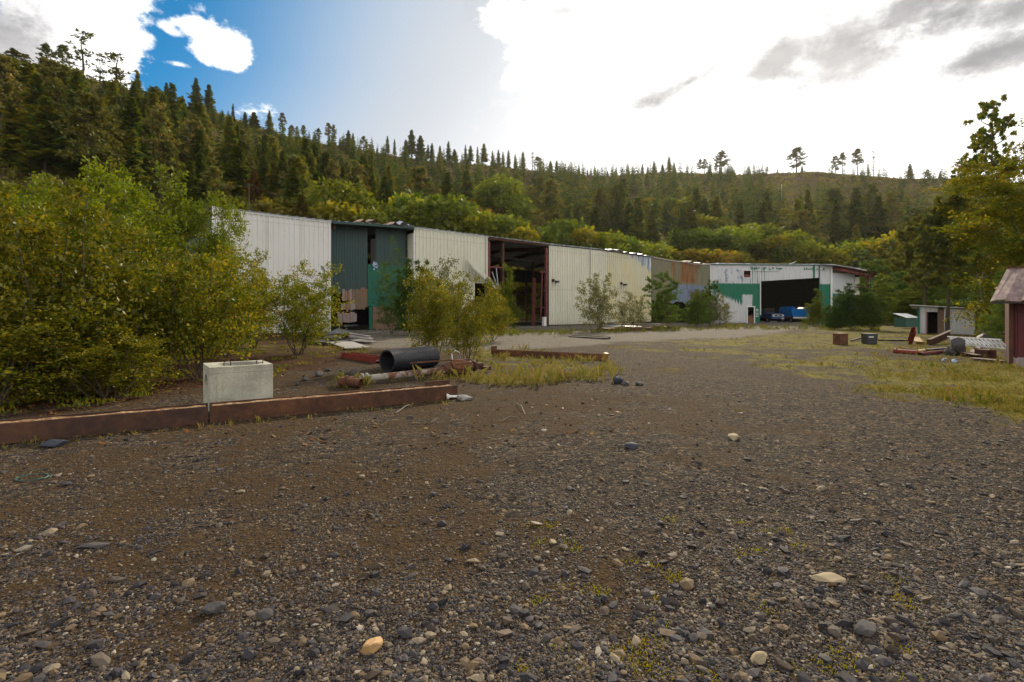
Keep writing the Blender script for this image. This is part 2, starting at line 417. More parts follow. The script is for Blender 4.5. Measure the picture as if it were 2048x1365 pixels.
def peel(t):
    """green sheet under peeling white paint (x along wall, z up)"""
    p = t.obj(); x, y, z = t.sep(p)[:3]
    st = t.noise(t.mapv(p, (3.2, 3.2, .3)), 1.3, 5, .65)
    wh = t.mix(st, (.36, .36, .37), (.62, .62, .62))
    patch = t.step(t.noise(t.mapv(p, (1.1, 1, .5), (1, 2, 3)), 1.0, 3), .48, .56)
    fw = t.mul(t.mul(patch, t.mul(t.step(x, 1.2, 1.7), t.step(x, 5.4, 5.0))), t.mul(t.step(z, 5.8, 6.2), t.step(z, 8.1, 7.8)))
    wh = t.mix(fw, wh, (.2, .23, .3))
    gr = t.mix(st, (.0, .10, .055), (.01, .15, .085))
    n = t.mul(t.sub(st, .5), 2.6)
    # green field: between about 2.6 m and 5.6 m, running down to the ground beside the big door
    g = t.mul(t.step(t.add(z, t.mul(n, .12)), 5.95, 5.75), t.step(t.add(t.add(z, t.mul(n, 1.3)), t.mul(x, .42)), 4.6, 5.2))
    tri = t.mul(t.step(t.add(x, t.mul(n, .25)), 5.0, 5.15), t.step(t.add(z, t.mul(n, .3)), 4.25, 4.1))
    tri = t.mul(tri, t.step(t.add(x, t.mul(n, .2)), 7.25, 7.1))
    g = t.mul(g, t.sub(1.0, tri))
    g = t.mx(g, t.mul(t.mul(t.step(x, 6.6, 6.8), t.step(x, 10, 9)), t.step(z, 5.9, 5.8)))
    # drips and brush marks of green under the eaves
    dr = t.mul(t.step(t.noise(t.mapv(p, (4, 1, .15)), 1, 3), .52, .6), t.mul(t.step(x, 5.9, 6.3), t.step(x, 9.5, 8.2)))
    dr = t.mul(dr, t.step(z, 8.6, 8.2))
    g = t.mx(g, t.mul(dr, .9))
    g = t.mx(g, t.mul(t.step(t.math('ABSOLUTE', t.sub(x, 16.6)), .2, .12), 1.0))
    g = t.mx(g, t.mul(t.step(x, 16.8, 17.0), t.step(t.add(z, t.mul(n, .1)), 4.4, 4.2)))
    c = t.mix(g, wh, gr)
    return t.mix(t.mul(t.step(t.add(z, t.mul(st, .8)), .9, .2), .5), c, (.12, .11, .1))
material('peeling_sheet', peel, .6)
def peel2(t):
    p = t.obj(); x, y, z = t.sep(p)[:3]
    st = t.noise(t.mapv(p, (3.2, 3.2, .3)), 1.3, 5, .65)
    wh = t.mix(st, (.34, .35, .37), (.6, .6, .62)); gr = t.mix(st, (.0, .08, .05), (.01, .13, .08))
    return t.mix(t.step(t.add(z, t.mul(st, .3)), 4.7, 4.5), wh, gr)
material('side_sheet', peel2, .6)
material('green_trim', lambda t: t.mix(t.noise(t.obj(), 3, 4), (.0, .08, .05), (.01, .14, .085)), .6)
material('galvanised', lambda t: t.mix(t.step(t.noise(t.mapv(t.obj(), (1, .3, 1)), 1.4, 5, .6), .4, .65), (.34, .36, .39), (.62, .62, .62)), .45, .35)
material('rusted_roof', lambda t: t.mix(t.step(t.noise(t.mapv(t.obj(), (2, .6, 1)), 1.6, 6, .7), .42, .62), (.30, .21, .18), (.42, .30, .16)), .7)
material('dull_metal', lambda t: t.mix(t.noise(t.obj(), 2.5, 5, .65), (.05, .055, .065), (.24, .25, .27)), .5, .3)
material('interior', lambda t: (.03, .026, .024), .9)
def red_shed(t):
    p = t.obj(); st = t.noise(t.mapv(p, (5, 5, .4)), 1.8, 5, .6); x, y, z = t.sep(p)[:3]
    return t.mix(t.step(t.add(z, t.mul(st, .6)), 1.0, .2), t.mix(st, (.03, .006, .007), (.11, .012, .012)), (.035, .02, .02))
material('red_sheet', red_shed, .55)
material('shed_sheet', sheet((.44, .44, .45), (.6, .6, .61), (.3, .27, .22), .3), .6)
material('bin_green', lambda t: t.mix(t.noise(t.obj(), 3, 4), (.02, .06, .045), (.04, .1, .075)), .6)

# ================================================================== LAND
def uv_of(x, y):
    y = np.maximum(np.asarray(y, float), .05)
    return 1024 + F * np.asarray(x, float) / y, HOR + F * CAMH / y
def zones(x, y):
    """ground cover by place: grass, road, dirt, litter in 0..1"""
    x = np.asarray(x, float); y = np.asarray(y, float)
    u, v = uv_of(x, y); front = (y > 1)
    n = fbm(x * .35, y * .35, 21) - .5; n2 = fbm(x * 1.3, y * 1.3, 33) - .5; n3 = fbm(x * 4, y * 4, 43) - .5
    lo = np.interp(u, [600, 700, 800, 900, 1000, 1150, 1250, 1350, 1450, 1550, 1640], [684, 694, 698, 700, 699, 693, 686, 679, 677, 668, 652])
    road = sstep(lo - v + n2 * 7 + n * 8, -2.5, 2.5) * sstep(u, 640, 720) * sstep(u + n * 60, 1660, 1610) * front
    # grass on the right, thin to the left
    glo = np.interp(u, [1150, 1300, 1420, 1560, 1700, 1850, 2048, 2600], [684, 694, 716, 736, 762, 792, 850, 980])
    gh = np.interp(u, [1150, 1300, 1420, 1560, 1700, 2600], [676, 674, 668, 658, 640, 600])
    g = sstep(glo - v + n * 110 + n2 * 60 + n3 * 25, -45, 60) * sstep(v - gh, 0, 4) * sstep(u, 1120, 1300)
    g = np.maximum(g, .75 * sstep(42 - np.abs(v - 733 - (u - 960) * .01) + n * 60, 8, 24) * sstep(u, 900, 960) * sstep(u, 1290, 1180))
    g = np.maximum(g, .55 * sstep(16 - np.abs(v - 700) + n * 30, 0, 14) * sstep(u, 430, 520) * sstep(u, 800, 700))
    g = np.maximum(g, .5 * sstep(16 - np.abs(v - 762 + (u - 760) * .1) + n * 30, 0, 12) * sstep(u, 640, 720) * sstep(u, 1000, 940))
    g = np.maximum(g, sstep(u + n * 100, 1640, 1720) * sstep(v, 700, 650))
    g = np.where(front, g, .2) * (1 - road)
    g = g * np.clip(.55 + n2 * 2.0 + n3 * 1.2 + n * 1.5, .05, 1)
    rut = .30 * np.exp(-((v - (1135 - .05 * u)) / 38) ** 2) * sstep(u, 900, 650) + .16 * np.exp(-((v - (1010 - .07 * u)) / 22) ** 2) * sstep(u, 900, 650) - .28 * sstep(u, 950, 1350)
    d = sstep(rut + n * 1.5 + n2 * 1.6 + n3 * 1.0 + .34 * sstep(u, 1250, 100) * .8 + .1 * sstep(v, 1330, 1000) - .16 * sstep(v, 1150, 1300) - .1 * sstep(u, 1350, 1600), -.3, .55)
    l = sstep(np.interp(u, [-600, 0, 300, 420, 640, 760], [870, 838, 800, 780, 745, 700]) - v + n2 * 40, -8, 22) * sstep(u, 800, 640) * front
    return g, road, d * (1 - road), l * (1 - road) * (1 - .6 * g)

def polar_mesh(name, rad, ang, zf, mat, attrf=None):
    A, R = np.meshgrid(ang, rad); X = R * np.sin(A); Y = R * np.cos(A); Z = zf(X, Y, A, R)
    V = np.stack([X, Y, Z], -1).reshape(-1, 3); nr, na = A.shape
    i = np.arange(nr - 1)[:, None] * na + np.arange(na - 1)[None, :]
    Fc = np.stack([i, i + na, i + na + 1, i + 1], -1).reshape(-1, 4)[:, ::-1]
    at_ = attrf(X.ravel(), Y.ravel()) if attrf else None
    return npmesh(name, V, Fc, mat, at_, True)

def ground_mat(t):
    p = t.pos()
    G, R, D, L = (t.attr(k) for k in ('grass', 'road', 'dirt', 'litter'))
    big = t.noise(p, .55, 5, .6); mid = t.noise(p, 4, 6, .65); fine = t.noise(p, 55, 5, .75)
    vc = t.n.new('ShaderNodeTexVoronoi'); vc.inputs['Scale'].default_value = 42; t.put(vc.inputs['Vector'], p)
    cell = t.sep(vc.outputs['Color'])[0]
    vc2 = t.n.new('ShaderNodeTexVoronoi'); vc2.inputs['Scale'].default_value = 17; t.put(vc2.inputs['Vector'], p)
    cell2 = t.sep(vc2.outputs['Color'])[0]
    stone = t.ramp(t.add(t.mul(cell, .6), t.mul(cell2, .4)), [(.12, (.012, .011, .010)), (.4, (.034, .028, .024)), (.62, (.06, .048, .036)), (.78, (.11, .08, .048)), (.92, (.2, .14, .08))])
    earth = t.mix(mid, (.028, .018, .010), (.078, .048, .023))
    earth = t.mix(t.mul(t.step(fine, .5, .7), .45), earth, (.12, .078, .038))
    lit = t.step(t.add(t.add(t.mul(D, .45), t.mul(t.sub(mid, .5), 1.0)), t.mul(t.sub(fine, .5), 1.6)), .0, .5)
    c = t.mix(lit, stone, earth)
    c = t.mix(t.step(t.add(L, t.mul(t.sub(fine, .5), 1.2)), .3, .7), c, t.mix(fine, (.022, .012, .008), (.085, .045, .022)))
    gr = t.ramp(t.add(t.mul(mid, .65), t.mul(fine, .35)), [(.3, (.05, .045, .012)), (.48, (.12, .11, .014)), (.6, (.19, .15, .03)), (.75, (.24, .17, .06))])
    c = t.mix(t.mul(t.step(t.add(G, t.add(t.mul(t.sub(mid, .5), .9), t.mul(t.sub(fine, .5), .6))), .1, .8), .85), c, gr)
    rd = t.mix(t.add(t.mul(big, .5), t.mul(mid, .5)), (.07, .06, .05), (.19, .165, .13))
    rd = t.mix(t.mul(t.step(fine, .45, .7), .4), rd, (.25, .21, .165))
    ck = t.step(t.voro(t.mapv(p, (1, 1, 1)), .35, 0, 'DISTANCE_TO_EDGE'), .015, .004)
    rd = t.mix(t.mul(ck, .6), rd, (.04, .05, .02))
    c = t.mix(R, c, rd)
    h = t.add(t.mul(t.voro(p, 42), -1.0), t.add(t.mul(t.voro(p, 17), -1.4), t.mul(fine, .9)))
    return {'Base Color': c, 'Normal': t.bump(h, .8, .022)}
material('ground', ground_mat, .95, 0, .04)

ang = np.radians(np.concatenate([np.linspace(-180, -62, 50), np.linspace(-60, 60, 481), np.linspace(62, 180, 50)]))
rad = np.concatenate([[.02], np.geomspace(.5, 120, 430), np.geomspace(135, 1500, 18)])
def gattr(x, y):
    g, r, d, l = zones(x, y); return dict(grass=g, road=r, dirt=d, litter=l)
gme = polar_mesh('ground', rad, ang, lambda X, Y, A, R: gz(X, Y), 'ground', gattr)
tag(link('ground', gme), kind='structure', label='brown dirt and grey gravel yard with dry grass patches')

# hills: ridge line (photo column -> row), distance of the ridge and of the foot
RU = [-1400, -600, -200, 0, 85, 181, 248, 433, 570, 650, 850, 966, 1100, 1203, 1350, 1490, 1569, 1631, 1737, 1814, 1925, 2048, 2600, 4200]
RV = [300, 150, 122, 130, 142, 160, 178, 226, 272, 290, 322, 331, 345, 355, 347, 350, 347, 345, 352, 358, 358, 368, 400, 480]
def ridge(u):
    return np.interp(u, RU, RV)
def ridge_d(u):
    return np.interp(u, [-1400, 0, 250, 570, 850, 1100, 1300, 2048, 4200], [150, 180, 235, 330, 370, 400, 430, 420, 420])
def foot_d(u):
    return np.interp(u, [-1400, -500, 0, 425, 700, 1024, 1400, 1700, 2048, 4200], [60, 46, 47, 62, 76, 90, 108, 118, 112, 120])
def hill_z(x, y):
    """height of the hillside above the yard; below zero in front of its foot"""
    x = np.asarray(x, float); y = np.maximum(np.asarray(y, float), 1.0)
    u = 1024 + F * x / y
    R = ridge_d(u); B = foot_d(u); H = (HOR - ridge(u)) / F * R + CAMH
    t = (y - B) / (R - B)
    prof = np.where(t < 0, t * 1.2, np.where(t < 1, t * (.80 + .20 * t), 1 - .35 * (t - 1) - .4 * (t - 1) ** 2))
    z = H * prof
    n = (fbm(x * .016 + 9, y * .016, 61) - .5) * 14 + (fbm(x * .07, y * .07, 71) - .5) * 4.5
    z = z + n * np.clip(t * 3, 0, 1) * np.clip((1 - t) * 5, .12, 1) * (t < 1) + np.where(t >= 1, n * .12, 0)
    return np.maximum(z, -3 - .01 * y)
def hill_mat(t):
    p = t.pos(); big = t.noise(p, .022, 4, .55); mid = t.noise(p, .16, 6, .65); fi = t.noise(p, 1.1, 5, .7)
    f = t.add(t.add(t.mul(big, .35), t.mul(mid, .4)), t.mul(fi, .3))
    c = t.ramp(f, [(.36, (.025, .022, .012)), (.45, (.06, .042, .026)), (.51, (.095, .062, .034)), (.56, (.075, .075, .014)), (.64, (.13, .115, .018)), (.75, (.17, .11, .025))])
    return {'Base Color': c, 'Normal': t.bump(fi, .9, 1.0)}
material('hillside', hill_mat, 1.0, 0, .0)
us = np.concatenate([np.linspace(-1400, -300, 30), np.linspace(-280, 2330, 300), np.linspace(2360, 4200, 30)])
ts = np.concatenate([np.linspace(-.06, 1.0, 90), np.linspace(1.02, 2.2, 20)])
Ug, Tg = np.meshgrid(us, ts)
Yh = foot_d(Ug) + (ridge_d(Ug) - foot_d(Ug)) * Tg; Xh = (Ug - 1024) / F * Yh; Zh = hill_z(Xh, Yh)
Vh = np.stack([Xh, Yh, Zh], -1).reshape(-1, 3); na = len(us)
ii = np.arange(len(ts) - 1)[:, None] * na + np.arange(na - 1)[None, :]
tag(link('hillside', npmesh('hillside', Vh, np.stack([ii, ii + 1, ii + na + 1, ii + na], -1).reshape(-1, 4), 'hillside', None, True)), kind='structure', label='brown and yellow-green brushy hillside behind the sheds')

# ================================================================== GRAVEL AND GROUND COVER
def ico(sub):
    import bmesh
    bm = bmesh.new(); bmesh.ops.create_icosphere(bm, subdivisions=sub, radius=1)
    V = np.array([v.co for v in bm.verts]); Fc = np.array([[v.index for v in f.verts] for f in bm.faces]); bm.free(); return V, Fc
def stones(name, n, sub, pos, size, rng, flat=(.28, .65)):
    V0, F0 = ico(sub); k = len(V0)
    V = np.broadcast_to(V0, (n, k, 3)) * (1 + (rng.random((n, k, 1)) - .5) * (.75 if sub == 1 else .34))
    sc = np.stack([rng.uniform(.75, 1.35, n), rng.uniform(.55, 1.0, n), rng.uniform(flat[0], flat[1], n)], -1)
    V = V * sc[:, None, :] * size[:, None, None]
    a = rng.uniform(0, 6.283, n); b = rng.normal(0, .3, n)
    cb, sb = np.cos(b)[:, None], np.sin(b)[:, None]
    x, z = V[..., 0] * cb + V[..., 2] * sb, -V[..., 0] * sb + V[..., 2] * cb
    ca, sa = np.cos(a)[:, None], np.sin(a)[:, None]
    X, Y = x * ca - V[..., 1] * sa, x * sa + V[..., 1] * ca
    V = np.stack([X, Y, z], -1) + pos[:, None, :]
    Fc = (F0[None] + (np.arange(n) * k)[:, None, None]).reshape(-1, 3)
    return V.reshape(-1, 3), Fc, np.repeat(rng.random(n), k)
def stone_mat(t):
    r = t.attr('rnd'); p = t.pos()
    c = t.ramp(r, [(.0, (.010, .010, .014)), (.2, (.024, .024, .030)), (.42, (.046, .042, .048)), (.57, (.048, .033, .022)), (.70, (.088, .070, .056)), (.82, (.12, .078, .040)), (.92, (.155, .115, .07)), (.98, (.22, .18, .13)), (.998, (.34, .30, .24))])
    n = t.noise(p, 120, 3, .6); c = t.mix(t.mul(t.step(n, .4, .7), .35), c, (.07, .05, .03))
    return {'Base Color': c, 'Normal': t.bump(n, .3, .004)}
material('gravel_stone', stone_mat, .75, 0, .16)
def scatter(n, vlo, vhi, rng, umin=-120, umax=2170):
    u = rng.uniform(umin, umax, n); v = rng.uniform(vlo, vhi, n)
    y = F * CAMH / (v - HOR); return u, v, (u - 1024) / F * y, y
u, v, x, y = scatter(360000, 704, 1420, RNG)
g, r, d, l = zones(x, y)
dens = np.clip(1.0 - .32 * d - .75 * g - .95 * r - .6 * l, .04, 1) * np.interp(v, [700, 760, 900, 1400], [.35, .55, .8, .95]) * np.clip(.5 + 2.2 * (fbm(x * 3.5, y * 2.5, 90) - .35), .15, 1)
k = RNG.random(len(u)) < dens; x = x[k]; y = y[k]
sz = np.minimum(RNG.lognormal(math.log(.0056), .46, len(x)), .026); sz = np.maximum(sz, y * .00055)
P = np.stack([x, y, gz(x, y) + sz * .22], -1)
small = sz < .016
big = RNG.random(len(x)) < .005; sz = np.where(big & (y < 12), RNG.uniform(.02, .042, len(x)), sz); P[:, 2] = gz(x, y) + sz * .16; small = sz < .016
a = stones('s', int(small.sum()), 1, P[small], sz[small], RNG); b = stones('b', int((~small).sum()), 1, P[~small], sz[~small], RNG)
Vs = np.concatenate([a[0], b[0]]); Fs = np.concatenate([a[1], b[1] + len(a[0])])
tag(link('gravel', npmesh('gravel', Vs, Fs, 'gravel_stone', dict(rnd=np.concatenate([a[2], b[2]])))), label='loose grey and tan gravel stones over the yard', kind='stuff', cat='gravel')

def blades(n_t, per, pos, h, spread, rng, wd=.09, curve=.4):
    """tufts of grass blades: per blades round every point, each a bent two-piece strip"""
    n = n_t * per
    P = np.repeat(pos, per, 0) + np.concatenate([rng.normal(0, 1, (n, 2)) * np.repeat(spread, per)[:, None], np.zeros((n, 1))], 1)
    H = np.repeat(h, per) * rng.uniform(.45, 1.15, n); a = rng.uniform(0, 6.283, n); ln = rng.uniform(.05, curve + .35, n)
    D = np.stack([np.cos(a), np.sin(a), np.zeros(n)], -1); Sd = np.stack([-np.sin(a), np.cos(a), np.zeros(n)], -1)
    W = (H * wd * rng.uniform(.5, 1.2, n))[:, None] * .5
    Z = np.array([0, 0, 1.0])
    m = P + Z * (H * .6)[:, None] + D * (H * ln * .35)[:, None]; tp = P + Z * (H * (1 - .3 * ln))[:, None] + D * (H * ln)[:, None]
    V = np.stack([P - Sd * W, P + Sd * W, m + Sd * W * .8, tp, m - Sd * W * .8], 1).reshape(-1, 3)
    Fc = np.arange(n * 5).reshape(n, 5); rn = np.repeat(np.repeat(rng.random(n_t), per) * .6 + rng.random(n) * .4, 5)
    return V, Fc, rn
def grass(name, n, vlo, vhi, hfun, keep, mat, label, per=9, umin=-50, umax=2120, wd=.09):
    u, v, x, y = scatter(n, vlo, vhi, RNG, umin, umax)
    g, r, d, l = zones(x, y); k = RNG.random(n) < keep(u, v, x, y, g, r, d, l)
    x, y, u, v = x[k], y[k], u[k], v[k]; h = hfun(u, v, x, y) * RNG.lognormal(0, .35, len(x))
    V, Fc, rn = blades(len(x), per, np.stack([x, y, gz(x, y) - .01], -1), h, h * .35, RNG, wd)
    tag(link(name, npmesh(name, V, Fc, mat, dict(rnd=rn))), label=label, kind='stuff', cat='grass')
grass('dry_grass', 60000, 640, 880, lambda u, v, x, y: np.where(u > 1300, .045, .06) + .05 * (fbm(x, y, 5) > .6) , lambda u, v, x, y, g, r, d, l: g ** 1.5 * np.where(u > 1300, .9, .35), 'dry_grass', 'low dry yellow grass over the right and middle of the yard', 7, wd=.05)
grass('weedy_grass', 14000, 655, 850, lambda u, v, x, y: .05 + .05 * (fbm(x, y, 15) > .55), lambda u, v, x, y, g, r, d, l: g ** 1.5 * .8 * (fbm(x * .7, y * .7, 8) > .5) + .004, 'green_grass', 'patches of green weeds among the dry grass and gravel', 8, wd=.07)
grass('tall_grass', 5200, 690, 790, lambda u, v, x, y: np.full(len(u), .2), lambda u, v, x, y, g, r, d, l: (g > .2) * (u > 660) * (u < 1260) * .35 * (fbm(x * 1.2, y * 1.2, 19) > .45), 'dry_grass', 'tall dry grass stems around the pipes and the far rusty beam', 9, 640, 1300, .02)
grass('shed_weeds', 1500, 668, 760, lambda u, v, x, y: np.full(len(u), .12), lambda u, v, x, y, g, r, d, l: (u > 1740) * .35, 'dry_grass', 'tall tawny weeds around the scrap beside the red shed', 8, 1740, 2120, .025)
grass('wall_weeds', 1500, 650, 676, lambda u, v, x, y: np.full(len(u), .28), lambda u, v, x, y, g, r, d, l: np.abs(v - np.interp(u, [880, 1100, 1300, 1480, 1700], [672, 667, 661, 656, 658])) < 4, 'green_grass', 'green weeds along the foot of the long wall', 9, 900, 1760, .1)
grass('beam_weeds', 600, 785, 900, lambda u, v, x, y: np.full(len(u), .06), lambda u, v, x, y, g, r, d, l: np.abs(v - np.interp(u, [0, 920], [893, 801])) < 8, 'dry_grass', 'short dry weeds along the foot of the long rusty beam', 7, -20, 940, .08)
# little orange and green mats in the gravel
u, v, x, y = scatter(46, 1040, 1360, RNG, 1020, 1900)
V, Fc, rn = blades(46, 60, np.stack([x, y, gz(x, y) - .005], -1), np.full(46, .022), np.full(46, .035), RNG, .3)
tag(link('creeping_weeds', npmesh('creeping_weeds', V, Fc, 'yellow_leaves', dict(rnd=rn))), label='tiny orange and green weeds creeping between the near gravel', kind='stuff', cat='weeds')
# leaf litter and twigs under the shrubs on the left
u, v, x, y = scatter(26000, 680, 900, RNG, -60, 1300)
g, r, d, l = zones(x, y); k = RNG.random(len(u)) < (l * .8 + .03); x, y = x[k], y[k]; n = len(x)
a = RNG.uniform(0, 6.283, n); L = RNG.uniform(.02, .06, n); W = L * RNG.uniform(.25, .6, n)
D = np.stack([np.cos(a), np.sin(a), RNG.normal(0, .3, n)], -1); Sd = np.stack([-np.sin(a), np.cos(a), RNG.normal(0, .3, n)], -1)
C = np.stack([x, y, gz(x, y) + .012], -1)
V = np.stack([C - D * L[:, None], C + Sd * W[:, None], C + D * L[:, None], C - Sd * W[:, None]], 1).reshape(-1, 3)
tag(link('leaf_litter', npmesh('leaf_litter', V, np.arange(4 * n).reshape(n, 4), 'litter', dict(rnd=np.repeat(RNG.random(n), 4)))), label='fallen brown leaves and bark under the shrubs on the left', kind='stuff', cat='leaf litter')

# ================================================================== PLANTS (mesh kits)
def leafset(C, D, N, L, W, rn):
    """rhombic leaves: base C, direction D, normal hint N, length L, width W"""
    D = D / np.maximum(np.linalg.norm(D, axis=1, keepdims=True), 1e-6)
    Sd = np.cross(D, N); Sd /= np.maximum(np.linalg.norm(Sd, axis=1, keepdims=True), 1e-6)
    L = L[:, None]; W = W[:, None]
    V = np.stack([C, C + D * L * .45 + Sd * W * .5, C + D * L, C + D * L * .45 - Sd * W * .5], 1).reshape(-1, 3)
    return V, np.arange(len(C) * 4).reshape(-1, 4), np.repeat(rn, 4)
def trunk_mb(h, r, lean=.0, seed=0, limbs=None, n=7):
    rg = random.Random(seed); mb = MB(); pts = []
    for i in range(9):
        t = i / 8; pts.append((lean * h * t * t + rg.uniform(-.008, .008) * h, rg.uniform(-.008, .008) * h, h * t - (.3 if i == 0 else 0)))
    mb.tube(pts, [r * (1 - .93 * i / 8) * (1.25 if i == 0 else 1) for i in range(9)], n)
    for l in (limbs or []): mb.tube(l[0], l[1], 5)
    return mb
def fir_kit(h, r, seed, nb=230, ns=7, mat='needles', z0=.06, power=.9, droop=.28):
    rg = np.random.default_rng(seed); t = (np.arange(nb) + rg.random(nb)) / nb; t = t ** .92
    z = h * (z0 + (1 - z0) * t); L = r * (1 - t) ** power * rg.uniform(.55, 1.12, nb) + .012 * h
    L *= 1 + .25 * np.sin(t * 23 + seed) * (rg.random(nb) < .7)
    a = np.arange(nb) * 2.4 + rg.normal(0, .4, nb); dr = droop + rg.normal(0, .08, nb) - .55 * t
    s = np.linspace(.16, 1.0, ns)
    ax = np.stack([np.cos(a), np.sin(a)], -1)
    C = np.zeros((nb, ns, 3)); C[..., :2] = ax[:, None, :] * (L[:, None] * s)[..., None]
    C[..., 2] = z[:, None] - (L * dr)[:, None] * s ** 1.3 + (L * .16)[:, None] * s ** 3
    C = np.repeat(C[:, :, None], 2, 2); n = nb * ns * 2
    sg = np.tile([1, -1], nb * ns); aa = np.repeat(a, ns * 2) + sg * rg.uniform(.25, 1.1, n)
    S_ = np.tile(np.repeat(s, 2), nb); Lb = np.repeat(L, ns * 2)
    D = np.stack([np.cos(aa), np.sin(aa), rg.normal(-.25, .22, n)], -1)
    N = np.stack([rg.normal(0, .45, n), rg.normal(0, .45, n), np.ones(n)], -1)
    LL = (Lb * .42 * (1.15 - .55 * S_) + .018 * h) * rg.uniform(.7, 1.2, n)
    V, Fc, rn = leafset(C.reshape(-1, 3), D, N, LL, LL * .5, np.clip(np.repeat(rg.random(nb), ns * 2) * .7 + rg.random(n) * .3, 0, 1))
    crown = npmesh('crown', V, Fc, mat, dict(rnd=rn))
    return trunk_mb(h * .97, .013 * h + .03, 0, seed).mesh('trunk', 'bark', True), crown
def pine_kit(h, r, seed, nb=60, mat='pine_needles', z0=.38, clumps=4, per=15, tuft=.035):
    rg = np.random.default_rng(seed); t = np.sort(rg.random(nb)); z = h * (z0 + (1.0 - z0) * t)
    L = r * (np.sin(np.clip(t * .9 + .22, 0, 1) * 3.0) * .8 + .18) * rg.uniform(.5, 1.15, nb)
    a = rg.uniform(0, 6.283, nb); up = rg.uniform(-.25, .3, nb) + .35 * t
    Cs = []; limbs = []
    for i in range(nb):
        e = np.array([math.cos(a[i]) * L[i], math.sin(a[i]) * L[i], z[i] + L[i] * up[i]])
        b0 = np.array([0, 0, z[i]])
        if L[i] > .3 * r: limbs.append(([tuple(b0), tuple((b0 + e) / 2 - [0, 0, .04 * L[i]]), tuple(e)], [.0035 * h, .0025 * h, .001 * h]))
        for c in range(clumps):
            f = 1 - c / clumps * .6
            Cs.append(b0 + (e - b0) * f + rg.normal(0, .022 * h, 3) * (1 if c else .3))
    Cs.append(np.array([0, 0, h * .99])); Cs = np.array(Cs); m = len(Cs)
    C = np.repeat(Cs, per, 0); n = len(C); D = rg.normal(0, 1, (n, 3)); D[:, 2] += .5
    LL = h * tuft * rg.uniform(.7, 1.2, n)
    V, Fc, rn = leafset(C, D, rg.normal(0, 1, (n, 3)), LL, LL * .42, np.repeat(rg.random(m), per) * .7 + rg.random(n) * .3)
    return trunk_mb(h * .98, .014 * h + .03, 0, seed, limbs).mesh('trunk', 'bark', True), npmesh('crown', V, Fc, mat, dict(rnd=rn))
def broad_kit(h, wd, seed, lobes=22, nl=5200, leaf=.045, mat='green_leaves', z0=.16, bark='bark'):
    rg = np.random.default_rng(seed); cs = []; limbs = []
    for i in range(lobes):
        zt = rg.uniform(z0 + .12, .95); rr = wd * .5 * math.sin(min(1, (zt - z0) / (1 - z0) * .95 + .12) * math.pi * .93) ** .6 * rg.uniform(.25, .95)
        aa = rg.uniform(0, 6.283); c = np.array([math.cos(aa) * rr, math.sin(aa) * rr, zt * h])
        cs.append((c, h * rg.uniform(.10, .17)))
        if i % 2 == 0:
            b0 = (0, 0, h * min(.6, zt * .55)); m = ((b0[0] + c[0]) * .5, (b0[1] + c[1]) * .5, (b0[2] + c[2]) * .5 - .02 * h)
            limbs.append(([b0, m, tuple(c)], [.012 * h, .008 * h, .003 * h]))
    k = rg.integers(0, lobes, nl); cen = np.array([c for c, _ in cs])[k]; rad_ = np.array([q for _, q in cs])[k]
    D = rg.normal(0, 1, (nl, 3)); D /= np.linalg.norm(D, axis=1, keepdims=True)
    rr = rad_ * rg.uniform(.35, 1.12, nl) ** .6
    C = cen + D * rr[:, None] * np.array([1.15, 1.15, .8])
    dd = D * .8 + rg.normal(0, .6, (nl, 3)) - np.array([0, 0, .3]); LL = h * leaf * rg.uniform(.6, 1.3, nl)
    V, Fc, rn = leafset(C, dd, D + rg.normal(0, .7, (nl, 3)), LL, LL * .7, np.clip(rg.random(lobes)[k] * .7 + rg.random(nl) * .3, 0, 1))
    return trunk_mb(h * .8, .022 * h, .02, seed, limbs).mesh('trunk', bark, True), npmesh('crown', V, Fc, mat, dict(rnd=rn))
